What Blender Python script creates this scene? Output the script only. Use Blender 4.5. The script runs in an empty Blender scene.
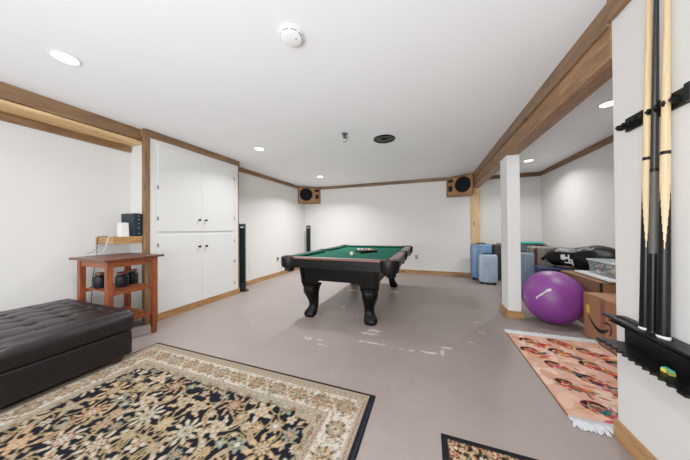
import bpy, bmesh, math, random
import numpy as np
from mathutils import Vector, Matrix
random.seed(7); PI = math.pi
COL = bpy.context.scene.collection

# ------------------------------------------------------------------ materials
TA, TB = 2.1, 1.2     # soft highlight shoulder of the view: y = TA x / (1 + TB x); colours are pre-compensated
def lin(c):
    ys = [(x/255/12.92 if x/255 <= .04045 else ((x/255+.055)/1.055)**2.4) for x in c]
    return tuple(min(.92, y/(TA-TB*y)) for y in ys)
def c4(c): return (*lin(c), 1)
def newmat(name):
    m = bpy.data.materials.new(name); m.use_nodes = True
    nt = m.node_tree; return m, nt, nt.nodes['Principled BSDF']
def N(nt, t, **kw):
    n = nt.nodes.new(t)
    for k, v in kw.items():
        if k.startswith('i_'): n.inputs[k[2:].replace('_', ' ')].default_value = v
        else: setattr(n, k, v)
    return n
def ramp(nt, stops, fac):
    r = nt.nodes.new('ShaderNodeValToRGB'); e = r.color_ramp.elements
    while len(e) < len(stops): e.new(.5)
    for i, (p, c) in enumerate(stops): e[i].position = p; e[i].color = c
    nt.links.new(fac, r.inputs[0]); return r
def plain(name, col, rough=.5, metal=0, var=.06, scale=30, bump=0, coat=0, emit=None, spec=.5):
    m, nt, b = newmat(name)
    tc = N(nt, 'ShaderNodeTexCoord'); no = N(nt, 'ShaderNodeTexNoise', i_Scale=scale, i_Detail=4.)
    nt.links.new(tc.outputs['Object'], no.inputs['Vector'])
    lo = tuple(max(0, x*(1-var)) for x in lin(col)); hi = tuple(min(1, x*(1+var)) for x in lin(col))
    r = ramp(nt, [(.3, (*lo, 1)), (.7, (*hi, 1))], no.outputs['Fac'])
    nt.links.new(r.outputs[0], b.inputs['Base Color'])
    b.inputs['Roughness'].default_value = rough; b.inputs['Metallic'].default_value = metal
    b.inputs['Coat Weight'].default_value = coat; b.inputs['Specular IOR Level'].default_value = spec
    if bump:
        bp = N(nt, 'ShaderNodeBump', i_Strength=bump, i_Distance=.01)
        nt.links.new(no.outputs['Fac'], bp.inputs['Height']); nt.links.new(bp.outputs[0], b.inputs['Normal'])
    if emit: b.inputs['Emission Color'].default_value = c4(col); b.inputs['Emission Strength'].default_value = emit
    return m
def wood(name, dark, mid, light, axis='y', scale=1., rough=.5, knots=True):
    m, nt, b = newmat(name)
    tc = N(nt, 'ShaderNodeTexCoord'); mp = N(nt, 'ShaderNodeMapping')
    s = {'x': (.9, 9, 9), 'y': (9, .9, 9), 'z': (9, 9, .9)}[axis]
    mp.inputs['Scale'].default_value = tuple(v*scale for v in s)
    no = N(nt, 'ShaderNodeTexNoise', i_Scale=2.4, i_Detail=9., i_Roughness=.68, i_Distortion=.7)
    nt.links.new(tc.outputs['Object'], mp.inputs['Vector']); nt.links.new(mp.outputs[0], no.inputs['Vector'])
    r = ramp(nt, [(.3, c4(dark)), (.5, c4(mid)), (.7, c4(light))], no.outputs['Fac'])
    out = r.outputs[0]
    if knots:
        mp2 = N(nt, 'ShaderNodeMapping')
        s2 = {'x': (2.2, 7, 7), 'y': (7, 2.2, 7), 'z': (7, 7, 2.2)}[axis]; mp2.inputs['Scale'].default_value = s2
        vo = N(nt, 'ShaderNodeTexVoronoi', i_Scale=1.)
        nt.links.new(tc.outputs['Object'], mp2.inputs['Vector']); nt.links.new(mp2.outputs[0], vo.inputs['Vector'])
        kr = ramp(nt, [(.05, (0, 0, 0, 1)), (.16, (1, 1, 1, 1))], vo.outputs['Distance'])
        mx = N(nt, 'ShaderNodeMix', data_type='RGBA')
        nt.links.new(kr.outputs[0], mx.inputs[0]); mx.inputs[6].default_value = c4(tuple(v*.62 for v in dark))
        nt.links.new(out, mx.inputs[7]); out = mx.outputs[2]
    nt.links.new(out, b.inputs['Base Color']); b.inputs['Roughness'].default_value = rough
    bp = N(nt, 'ShaderNodeBump', i_Strength=.15, i_Distance=.004)
    nt.links.new(no.outputs['Fac'], bp.inputs['Height']); nt.links.new(bp.outputs[0], b.inputs['Normal'])
    return m

M = {}
M['wall'] = plain('wall_paint', (227, 226, 224), .55, var=.012, scale=5, bump=.12)
M['ceil'] = plain('ceiling_paint', (240, 241, 242), .8, var=.01, scale=3, bump=.05)
M['cabwhite'] = plain('cabinet_paint', (228, 228, 226), .4, var=.01, scale=6)
M['post'] = plain('post_paint', (233, 233, 232), .5, var=.02, scale=9, bump=.15)
for a in 'xyz':
    M['stain_'+a] = wood('stained_wood_'+a, (104, 78, 52), (142, 110, 76), (170, 138, 98), a)
    M['honey_'+a] = wood('honey_wood_'+a, (140, 102, 62), (178, 138, 88), (200, 162, 110), a)
    M['pine_'+a] = wood('pale_pine_'+a, (196, 156, 106), (222, 190, 142), (236, 210, 168), a)
    M['cherry_'+a] = wood('orange_stained_wood_'+a, (104, 50, 20), (150, 80, 36), (182, 104, 52), a, 1.5, knots=False)
M['beam'] = wood('beam_wood', (116, 84, 54), (160, 122, 82), (196, 158, 114), 'y', 1.7)
M['cherrytop'] = wood('console_top_wood', (78, 42, 32), (108, 62, 46), (134, 84, 64), 'y', 1.4, .4, knots=False)
M['rail'] = wood('mahogany_rail', (92, 44, 32), (118, 62, 46), (140, 80, 62), 'y', 1.5, .3, knots=False)
M['blackwood'] = plain('black_stained_wood', (11, 10, 10), .42, var=.35, scale=18, bump=.12, spec=.14)
M['blackleather'] = plain('black_pocket_leather', (14, 14, 15), .42, var=.25, scale=60, bump=.2, spec=.2)
M['felt'] = plain('green_felt', (16, 112, 92), .95, var=.05, scale=200, spec=.1)
M['feltd'] = plain('green_cushion_felt', (16, 100, 82), .9, var=.05, scale=200, spec=.1)
M['leather'] = plain('dark_brown_leather', (34, 30, 30), .40, var=.18, scale=45, bump=.1, spec=.28)
M['footwood'] = plain('dark_foot_wood', (62, 42, 34), .45, var=.15)
M['black'] = plain('black_plastic', (15, 17, 19), .45, var=.15, spec=.25)
M['blackgloss'] = plain('glossy_black', (10, 11, 12), .35, var=.1, spec=.2)
M['grille'] = plain('speaker_grille', (22, 29, 36), .8, var=.4, scale=400, spec=.15)
M['tower'] = plain('tower_speaker_black', (20, 30, 38), .5, var=.1, spec=.2)
M['metal'] = plain('dark_metal', (52, 50, 48), .35, .8)
M['chrome'] = plain('brushed_metal', (170, 170, 172), .3, .9)
M['whitep'] = plain('white_plastic', (232, 232, 230), .45, var=.01)
M['beige'] = plain('beige_plastic', (176, 168, 150), .5)
M['jar'] = plain('black_ceramic', (20, 25, 32), .45, var=.1, spec=.3)
M['cork'] = plain('cork_lid', (140, 92, 58), .7, var=.15, scale=80)
M['nas'] = plain('slate_blue_plastic', (32, 46, 56), .5, var=.06, spec=.25)
M['lens'] = plain('lamp_lens', (255, 252, 245), .4, var=0, emit=6)
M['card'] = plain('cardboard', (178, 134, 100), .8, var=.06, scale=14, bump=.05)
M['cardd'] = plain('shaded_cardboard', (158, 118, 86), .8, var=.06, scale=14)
M['ink'] = plain('black_ink', (24, 22, 24), .6)
M['yellow'] = plain('yellow_label', (228, 206, 52), .6)
M['tape'] = plain('mauve_tape', (158, 108, 92), .5)
M['maple'] = wood('maple_cue', (214, 184, 134), (228, 202, 156), (238, 216, 176), 'z', 3, .3, knots=False)
M['cuegrey'] = plain('graphite_cue', (54, 54, 56), .25, .3)
M['wrap'] = plain('grey_cue_wrap', (84, 82, 78), .6, var=.2, scale=300)

def ball_mat():
    m, nt, b = newmat('purple_rubber')
    tc = N(nt, 'ShaderNodeTexCoord'); mp = N(nt, 'ShaderNodeMapping'); mp.inputs['Rotation'].default_value = (.3, .5, 0)
    w = N(nt, 'ShaderNodeTexWave', i_Scale=22., i_Distortion=.6, bands_direction='Z')
    nt.links.new(tc.outputs['Object'], mp.inputs[0]); nt.links.new(mp.outputs[0], w.inputs[0])
    r = ramp(nt, [(0, c4((142, 66, 154))), (1, c4((156, 78, 168)))], w.outputs[1])
    nt.links.new(r.outputs[0], b.inputs['Base Color'])
    bp = N(nt, 'ShaderNodeBump', i_Strength=.12, i_Distance=.004)
    nt.links.new(w.outputs[1], bp.inputs['Height']); nt.links.new(bp.outputs[0], b.inputs['Normal'])
    b.inputs['Roughness'].default_value = .42; return m
M['ball'] = ball_mat()

def floor_mat():
    m, nt, b = newmat('painted_concrete')
    tc = N(nt, 'ShaderNodeTexCoord')
    n1 = N(nt, 'ShaderNodeTexNoise', i_Scale=1.1, i_Detail=6., i_Roughness=.6)
    n2 = N(nt, 'ShaderNodeTexNoise', i_Scale=26., i_Detail=5.)
    for n in (n1, n2): nt.links.new(tc.outputs['Object'], n.inputs['Vector'])
    r = ramp(nt, [(.3, c4((158, 146, 142))), (.7, c4((172, 160, 155)))], n1.outputs['Fac'])
    # chipped paint: noisy blobs round measured spots (x, y, rx, ry, amount)
    spots = [(-1.15, 2.16, .16, .05, .5), (-.62, 2.47, .17, .04, .8), (-1.02, 2.08, .08, .02, .6), (-.55, 2.28, .30, .018, .55), (-.2, 2.26, .2, .018, .45),
             (.0, 2.28, .12, .03, .7), (.13, 2.42, .1, .03, .8), (.1, 2.3, .03, .09, .7), (-1.48, 2.74, .12, .07, .9), (-.60, 2.56, .10, .06, 1.),
             (-.60, 4.25, .12, .1, 1.), (-1.35, 4.12, .13, .1, .9), (.53, 2.9, .08, .05, .6), (-1.2, 3.2, .05, .04, .8), (-2.1, 2.35, .02, .02, 1.), (-1.7, 2.5, .02, .02, 1.), (.56, 3.2, .1, .04, .5), (-.9, 2.9, .02, .02, .9), (.38, 2.62, .05, .02, .6)]
    n3 = N(nt, 'ShaderNodeTexNoise', i_Scale=13., i_Detail=7., i_Roughness=.65, i_Distortion=1.2)
    nt.links.new(tc.outputs['Object'], n3.inputs['Vector'])
    sx = N(nt, 'ShaderNodeSeparateXYZ'); nt.links.new(tc.outputs['Object'], sx.inputs[0])
    def mth(op, a, bb):
        k = N(nt, 'ShaderNodeMath', operation=op)
        for i, v in enumerate((a, bb)):
            if v is None: continue
            if isinstance(v, (int, float)): k.inputs[i].default_value = v
            else: nt.links.new(v, k.inputs[i])
        return k.outputs[0]
    tot = None
    for (x, y, rx, ry, am) in spots:
        dx = mth('DIVIDE', mth('SUBTRACT', sx.outputs[0], x), rx); dy = mth('DIVIDE', mth('SUBTRACT', sx.outputs[1], y), ry)
        d = mth('ADD', mth('MULTIPLY', dx, dx), mth('MULTIPLY', dy, dy))
        g = mth('MULTIPLY', mth('SUBTRACT', 1.0, mth('MINIMUM', d, 1.0)), am*.33)
        tot = g if tot is None else mth('MAXIMUM', tot, g)
    gate = mth('MULTIPLY', mth('GREATER_THAN', tot, .002), mth('GREATER_THAN', mth('ADD', n3.outputs['Fac'], tot), .66))
    mx = N(nt, 'ShaderNodeMix', data_type='RGBA'); nt.links.new(gate, mx.inputs[0])
    nt.links.new(r.outputs[0], mx.inputs[6]); mx.inputs[7].default_value = c4((212, 203, 196))
    m2 = N(nt, 'ShaderNodeMix', data_type='RGBA', blend_type='MULTIPLY'); m2.inputs[0].default_value = .35
    r2 = ramp(nt, [(.3, (.8, .8, .8, 1)), (.6, (1, 1, 1, 1))], n2.outputs['Fac'])
    nt.links.new(mx.outputs[2], m2.inputs[6]); nt.links.new(r2.outputs[0], m2.inputs[7])
    nt.links.new(m2.outputs[2], b.inputs['Base Color']); b.inputs['Roughness'].default_value = .42
    b.inputs['Specular IOR Level'].default_value = .3
    bp = N(nt, 'ShaderNodeBump', i_Strength=.08, i_Distance=.004)
    nt.links.new(n2.outputs['Fac'], bp.inputs['Height']); nt.links.new(bp.outputs[0], b.inputs['Normal'])
    return m
M['floor'] = floor_mat()
def vc_mat(name, rough=.95):
    m, nt, b = newmat(name); at = N(nt, 'ShaderNodeVertexColor', layer_name='pile')
    tc = N(nt, 'ShaderNodeTexCoord'); no = N(nt, 'ShaderNodeTexNoise', i_Scale=320., i_Detail=2.)
    nt.links.new(tc.outputs['Object'], no.inputs[0])
    r = ramp(nt, [(.3, (.72, .72, .72, 1)), (.65, (1.1, 1.1, 1.1, 1))], no.outputs['Fac'])
    mx = N(nt, 'ShaderNodeMix', data_type='RGBA', blend_type='MULTIPLY'); mx.inputs[0].default_value = .7
    nt.links.new(at.outputs[0], mx.inputs[6]); nt.links.new(r.outputs[0], mx.inputs[7])
    nt.links.new(mx.outputs[2], b.inputs['Base Color']); b.inputs['Roughness'].default_value = rough
    b.inputs['Specular IOR Level'].default_value = .1; return m
M['pile'] = vc_mat('woven_pile')
def clear_mat(name, col, alpha):
    m, nt, b = newmat(name); tr = N(nt, 'ShaderNodeBsdfTransparent'); mx = N(nt, 'ShaderNodeMixShader')
    b.inputs['Base Color'].default_value = c4(col); b.inputs['Roughness'].default_value = .2
    mx.inputs[0].default_value = alpha
    nt.links.new(tr.outputs[0], mx.inputs[1]); nt.links.new(b.outputs[0], mx.inputs[2])
    nt.links.new(mx.outputs[0], nt.nodes['Material Output'].inputs[0]); return m
M['clear'] = clear_mat('clear_plastic', (214, 222, 226), .26)

# ------------------------------------------------------------------ mesh builder
class MB:
    def __init__(s): s.v = []; s.f = []; s.mi = []
    def add(s, vs, fs, mi=0):
        o = len(s.v); s.v += [tuple(p) for p in vs]; s.f += [tuple(i+o for i in f) for f in fs]; s.mi += [mi]*len(fs); return s
    def box(s, x0, x1, y0, y1, z0, z1, mi=0):
        x0, x1 = sorted((x0, x1)); y0, y1 = sorted((y0, y1)); z0, z1 = sorted((z0, z1))
        vs = [(x, y, z) for z in (z0, z1) for y in (y0, y1) for x in (x0, x1)]
        return s.add(vs, [(0, 2, 3, 1), (4, 5, 7, 6), (0, 1, 5, 4), (2, 6, 7, 3), (0, 4, 6, 2), (1, 3, 7, 5)], mi)
    def loft(s, rings, cap=True, mi=0, closed=True):
        n = len(rings[0]); vs = [p for r in rings for p in r]; fs = []
        for i in range(len(rings)-1):
            for j in range(n if closed else n-1):
                k = (j+1) % n; fs.append((i*n+j, i*n+k, (i+1)*n+k, (i+1)*n+j))
        if cap: fs.append(tuple(reversed(range(n)))); fs.append(tuple((len(rings)-1)*n+j for j in range(n)))
        return s.add(vs, fs, mi)
    def lathe(s, prof, c=(0, 0, 0), n=24, mi=0, axis='z', a0=0.):
        rings = []
        for r, z in prof:
            ring = []
            for k in range(n):
                a = a0+2*PI*k/n; p = (r*math.cos(a), r*math.sin(a), z)
                if axis == 'x': p = (p[2], p[0], p[1])
                elif axis == 'y': p = (p[1], p[2], p[0])
                ring.append((c[0]+p[0], c[1]+p[1], c[2]+p[2]))
            rings.append(ring)
        return s.loft(rings, True, mi)
    def tube(s, pts, r, n=8, mi=0):
        pts = [Vector(p) for p in pts]; rings = []
        rr = r if isinstance(r, (list, tuple)) else [r]*len(pts)
        up = None
        for i, p in enumerate(pts):
            t = (pts[min(i+1, len(pts)-1)]-pts[max(i-1, 0)]).normalized()
            if up is None: up = Vector((0, 0, 1)) if abs(t.z) < .9 else Vector((1, 0, 0))
            a = t.cross(up).normalized(); b = a.cross(t).normalized(); up = b
            rings.append([tuple(p+rr[i]*(math.cos(q)*a+math.sin(q)*b)) for q in [2*PI*k/n for k in range(n)]])
        return s.loft(rings, True, mi)
    def prism(s, poly, z0, z1, mi=0):     # convex or simple polygon in xy
        return s.loft([[(x, y, z0) for x, y in poly], [(x, y, z1) for x, y in poly]], True, mi)
    def xform(s, mt):
        s.v = [tuple(mt @ Vector(p)) for p in s.v]; return s
    def build(s, name, mats, parent=None, off=(0, 0, 0), bevel=0, smooth=False, seg=2, sub=0):
        me = bpy.data.meshes.new(name)
        me.from_pydata([(p[0]-off[0], p[1]-off[1], p[2]-off[2]) for p in s.v], [], s.f)
        mats = mats if isinstance(mats, (list, tuple)) else [mats]
        for m in mats: me.materials.append(m)
        for p, i in zip(me.polygons, s.mi): p.material_index = i
        bm = bmesh.new(); bm.from_mesh(me); bmesh.ops.recalc_face_normals(bm, faces=bm.faces); bm.to_mesh(me); bm.free()
        if smooth: me.shade_smooth()
        if smooth == 'auto' or bevel:
            me.shade_smooth(); me.set_sharp_from_angle(angle=math.radians(38))
        o = bpy.data.objects.new(name, me); COL.objects.link(o)
        if parent: o.parent = parent
        if bevel:
            b = o.modifiers.new('bevel', 'BEVEL'); b.width = bevel; b.segments = seg; b.limit_method = 'ANGLE'; b.angle_limit = math.radians(35); b.harden_normals = True
        if sub: k = o.modifiers.new('sub', 'SUBSURF'); k.levels = k.render_levels = sub
        return o
def tag(o, label, cat, group=None, kind=None):
    if label: o['label'] = label
    if cat: o['category'] = cat
    if group: o['group'] = group
    if kind: o['kind'] = kind
    return o
def thing(name, label, cat, loc=(0, 0, 0), rz=0, group=None):
    o = bpy.data.objects.new(name, None); COL.objects.link(o); o.location = loc; o.rotation_euler = (0, 0, rz)
    o.empty_display_size = .1; return tag(o, label, cat, group)
def single(name, mb, mat, label, cat, loc=(0, 0, 0), rz=0, group=None, **kw):   # one-mesh thing; mesh in local coordinates
    o = mb.build(name, mat, **kw); o.location = loc; o.rotation_euler = (0, 0, rz); return tag(o, label, cat, group)
def struct(name, mb, mat, parent=None, **kw):
    o = mb.build(name, mat, parent, **kw)
    if not parent: o['kind'] = 'structure'
    return o
def copy_tree(o, parent=None):
    c = o.copy(); COL.objects.link(c); c.parent = parent
    for ch in list(o.children): copy_tree(ch, c)
    return c
def plate(outer, holes, z0, z1):
    """flat plate with holes, filled through a 2-D curve, as an MB"""
    cu = bpy.data.curves.new('outline', 'CURVE'); cu.dimensions = '2D'; cu.fill_mode = 'BOTH'; cu.extrude = (z1-z0)/2
    for poly in [outer]+holes:
        sp = cu.splines.new('POLY'); sp.points.add(len(poly)-1); sp.use_cyclic_u = True
        for p, q in zip(sp.points, poly): p.co = (q[0], q[1], 0, 1)
    ob = bpy.data.objects.new('outline', cu); me = bpy.data.meshes.new_from_object(ob)
    mb = MB(); mb.add([(v.co.x, v.co.y, v.co.z+(z0+z1)/2) for v in me.vertices], [tuple(p.vertices) for p in me.polygons])
    bpy.data.objects.remove(ob); bpy.data.curves.remove(cu); bpy.data.meshes.remove(me); return mb
def circ(x, y, r, n=20, a0=0, a1=2*PI, full=True):
    return [(x+r*math.cos(a0+(a1-a0)*k/(n if full else n-1)), y+r*math.sin(a0+(a1-a0)*k/(n if full else n-1))) for k in range(n)]

# ------------------------------------------------------------------ room shell
H = 2.40; XL = -3.62; XLF = -3.55; YB = 6.17; XR = .96; YA = 6.37; XA = 2.37; YR = -2.2
struct('floor', MB().box(-4, 2.7, YR-.2, 6.7, -.1, 0), M['floor'])
struct('ceiling', MB().box(-4, 2.7, YR-.2, 6.7, H, H+.1), M['ceil'])
struct('wall_left', MB().box(XL-.15, XL, YR, 3.2, 0, H), M['wall'])
struct('wall_left_far', MB().box(XLF-.15, XLF, 3.265, YB+.1, 0, H), M['wall'])
struct('wall_back', MB().box(XLF-.1, .94, YB, YA+.1, 0, H), M['wall'])
struct('wall_alcove_back', MB().box(.94, XA+.1, YA, YA+.15, 0, H), M['wall'])
struct('wall_alcove_right', MB().box(XA, XA+.15, .3, YA, 0, H), M['wall'])
struct('wall_alcove_front', MB().box(1.09, XA, .3, .42, 0, H), M['wall'])
struct('wall_right', MB().box(XR, XR+.13, YR, 1.70, 0, H), M['wall'])

n_trim = [0]
def trim(mb, mat, bevel=.004):
    n_trim[0] += 1; return struct('trim_%d' % n_trim[0], mb, mat, bevel=bevel)
struct('baseboard_back', MB().box(XLF, .94, YB-.02, YB, 0, .09), M['honey_x'], bevel=.003)
struct('baseboard_left', MB().box(XLF, XLF+.02, 3.30, YB-.02, 0, .09), M['honey_y'], bevel=.003)
struct('baseboard_right', MB().box(XR-.02, XR, YR, 1.705, 0, .10), M['honey_y'], bevel=.004)
trim(MB().box(XLF, .40, YB-.025, YB, H-.085, H), M['stain_x'])
trim(MB().box(XLF, XLF+.03, 3.30, 5.85, H-.085, H), M['stain_y'])
trim(MB().box(1.10, XA, YA-.025, YA, H-.09, H), M['stain_x'])
trim(MB().box(XA-.03, XA, .42, YA-.025, H-.09, H), M['stain_y'])
trim(MB().box(XR-.03, XR, YR, 1.685, H-.12, H), M['stain_y'])
trim(MB().box(.93, 1.11, YB-.03, YA, 0, 2.09), M['pine_z'])
# beam on the right: outer board and the boxed beam under it
trim(MB().box(.94, .962, 1.70, 6.145, 2.265, H), M['stain_y'])
bm_ = thing('ceiling_beam', 'long boxed brown wooden beam below the ceiling, crossing above the white post', 'beam', (1.02, 1.70, 2.09))
MB().box(.955, 1.09, 1.705, 6.34, 2.09, 2.399).build('beam_casing', M['beam'], bm_, off=(1.02, 1.70, 2.09), bevel=.004)
# left: fascia, pale underside plank, wall board
trim(MB().box(-3.365, -3.33, YR, 1.838, 2.262, H), M['stain_y'])
trim(MB().box(XL, -3.338, YR, 1.832, 2.225, 2.256), M['pine_y'])
trim(MB().box(XL, XL+.045, YR, 1.825, 2.150, 2.223), M['stain_y'])

# built-in cabinet
CX = -3.26
cab = thing('built_in_cabinet', 'tall white built-in cabinet with four plain doors, behind the slatted wooden console', 'cabinet', (CX, 2.55, 0))
co = (CX, 2.55, 0)
MB().box(XL+.002, CX, 1.842, 3.262, 0, H-.002).build('carcass', M['cabwhite'], cab, off=co)
MB().box(CX, CX+.02, 1.80, 3.285, H-.095, H-.001).box(CX-.09, CX, 1.795, 1.841, H-.095, H-.001).build('crown_trim', M['stain_y'], cab, off=co, bevel=.003)
MB().box(CX-.045, CX+.012, 1.795, 1.855, 0, H-.095).build('corner_post', M['stain_z'], cab, off=co, bevel=.003)
MB().box(CX-.28, CX+.008, 3.262, 3.28, 0, H-.095).build('end_strip', M['stain_z'], cab, off=co)
MB().box(CX, CX+.018, 1.857, 3.285, 0, .088).build('base_trim', M['honey_y'], cab, off=co, bevel=.003)
def cab_door(y0, y1, z0, z1, ky, kz, hy, hz):
    d = MB().box(CX+.001, CX+.018, y0, y1, z0, z1).build('door', M['cabwhite'], cab, off=co, bevel=.003)
    k = MB().lathe([(.006, 0), (.006, .018), (.016, .022), (.019, .030), (.014, .038), (.002, .040)], (CX+.018, ky, kz), 16, axis='x')
    k.lathe([(.013, 0), (.013, .003)], (CX+.018, ky, kz), 16, axis='x')
    k.build('knob', M['metal'], d, off=co, smooth='auto')
    for z in hz:
        MB().tube([(CX+.021, hy, z-.028), (CX+.021, hy, z+.028)], .005, 8).box(CX+.0185, CX+.0205, hy-.006, hy+.016, z-.02, z+.02).build('hinge', M['chrome'], d, off=co, smooth='auto')
cab_door(1.94, 2.543, 1.135, 2.25, 2.492, 1.30, 1.934, (1.30, 1.70))
cab_door(2.548, 3.15, 1.135, 2.25, 2.598, 1.30, 3.156, (1.35, 2.05))
cab_door(1.94, 2.543, .093, 1.085, 2.492, .905, 1.934, (.96,))
cab_door(2.548, 3.15, .093, 1.085, 2.604, .905, 3.156, (.22, .60, .96))

# white post
pc = thing('support_post', 'square white painted support post with a pine base trim, left of the purple ball', 'post', (1.02, 3.65, 0))
MB().box(.948, 1.088, 3.515, 3.80, 0, 2.088).build('shaft', M['post'], pc, off=(1.02, 3.65, 0), bevel=.006)
b = MB(); z1 = .088
b.box(.928, .948, 3.495, 3.82, 0, z1).box(1.088, 1.108, 3.495, 3.82, 0, z1).box(.948, 1.088, 3.495, 3.515, 0, z1).box(.948, 1.088, 3.80, 3.82, 0, z1)
b.build('base_trim', M['honey_x'], pc, off=(1.02, 3.65, 0), bevel=.002)

# ------------------------------------------------------------------ rugs (pattern woven as vertex colours on a fine grid)
class Canvas:
    def __init__(s, w, h, res, base):
        s.w, s.h, s.res = w, h, res; s.nx = int(round(w/res))+1; s.ny = int(round(h/res))+1
        s.a = np.zeros((s.ny, s.nx, 3)); s.a[:] = lin(base)
    def win(s, cx, cy, R):
        i0 = max(0, int((cx-R)/s.res)); i1 = min(s.nx, int((cx+R)/s.res)+2); j0 = max(0, int((cy-R)/s.res)); j1 = min(s.ny, int((cy+R)/s.res)+2)
        if i1 <= i0 or j1 <= j0: return None
        X, Y = np.meshgrid(np.arange(i0, i1)*s.res-cx, np.arange(j0, j1)*s.res-cy); return (slice(j0, j1), slice(i0, i1)), X, Y
    def paint(s, w, mask, col, op=1.):
        v = s.a[w]; c = np.array(lin(col)); m = mask[..., None]*op; s.a[w] = v*(1-m)+c*m
    def rect(s, x0, x1, y0, y1, col):
        s.a[max(0, int(y0/s.res)):int(y1/s.res)+1, max(0, int(x0/s.res)):int(x1/s.res)+1] = lin(col)
    def flower(s, cx, cy, r, n, rot, cols):
        W = s.win(cx, cy, r*1.35)
        if W is None: return
        w, X, Y = W; R = np.hypot(X, Y); T = np.arctan2(Y, X)+rot
        for k, (f, col) in enumerate(cols):
            lob = r*f*(.80+.20*np.cos(n*T+(PI if k % 2 else 0))); s.paint(w, (R < lob).astype(float), col)
    def leaf(s, cx, cy, L, wd, rot, col, edge=None):
        W = s.win(cx, cy, L)
        if W is None: return
        w, X, Y = W; u = X*math.cos(rot)+Y*math.sin(rot); v = -X*math.sin(rot)+Y*math.cos(rot)
        if edge:
            s.paint(w, (np.abs(v) < (wd+.006)*np.clip(1-(u/(L+.006))**2, 0, 1)).astype(float), edge)
        s.paint(w, (np.abs(v) < wd*np.clip(1-(u/L)**2, 0, 1)).astype(float), col)
    def stroke(s, pts, wd, col, op=1.):
        for k in range(len(pts)-1):
            (x0, y0), (x1, y1) = pts[k], pts[k+1]; d = math.hypot(x1-x0, y1-y0); m = max(1, int(d/(s.res*.7)))
            for q in range(m):
                t = q/m; ww = wd(k/(len(pts)-1)) if callable(wd) else wd
                W = s.win(x0+(x1-x0)*t, y0+(y1-y0)*t, ww)
                if W: w, X, Y = W; s.paint(w, (np.hypot(X, Y) < ww).astype(float), col, op)
    def half(s):
        a = s.a; ny, nx = (s.ny//2)*2, (s.nx//2)*2
        s.a = a[:ny, :nx].reshape(ny//2, 2, nx//2, 2, 3).mean((1, 3)); s.ny, s.nx = s.a.shape[:2]; s.res *= 2
    def mesh(s, name, x0, y0, thick, parent=None, skirt=True):
        X, Y = np.meshgrid(np.linspace(0, s.w, s.nx), np.linspace(0, s.h, s.ny)); n = s.nx*s.ny
        co = np.zeros((n, 3)); co[:, 0] = x0+X.ravel(); co[:, 1] = y0+Y.ravel(); co[:, 2] = thick
        idx = np.arange(n).reshape(s.ny, s.nx)
        q = np.stack([idx[:-1, :-1], idx[:-1, 1:], idx[1:, 1:], idx[1:, :-1]], -1).reshape(-1, 4)
        rim = np.concatenate([idx[0, :], idx[1:, -1], idx[-1, -2::-1], idx[-2:0:-1, 0]]); nr = len(rim)
        cb = co[rim].copy(); cb[:, 2] = .0004; ri = np.arange(nr)+n; nx_ = np.roll(np.arange(nr), -1)
        q2 = np.stack([rim, ri, ri[nx_], rim[nx_]], -1)
        co = np.concatenate([co, cb]); q = np.concatenate([q, q2]); col = np.concatenate([s.a.reshape(-1, 3), s.a.reshape(-1, 3)[rim]*.8])
        me = bpy.data.meshes.new(name); me.vertices.add(len(co)); me.vertices.foreach_set('co', co.ravel())
        me.loops.add(q.size); me.loops.foreach_set('vertex_index', q.ravel().astype(np.int32))
        me.polygons.add(len(q)); me.polygons.foreach_set('loop_start', (np.arange(len(q))*4).astype(np.int32))
        me.update(calc_edges=True); me.validate()
        at = me.color_attributes.new('pile', 'FLOAT_COLOR', 'POINT'); at.data.foreach_set('color', np.concatenate([col, np.ones((len(col), 1))], 1).ravel().astype(np.float32))
        me.materials.append(M['pile']); o = bpy.data.objects.new(name, me); COL.objects.link(o)
        if parent: o.parent = parent
        return o

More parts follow.
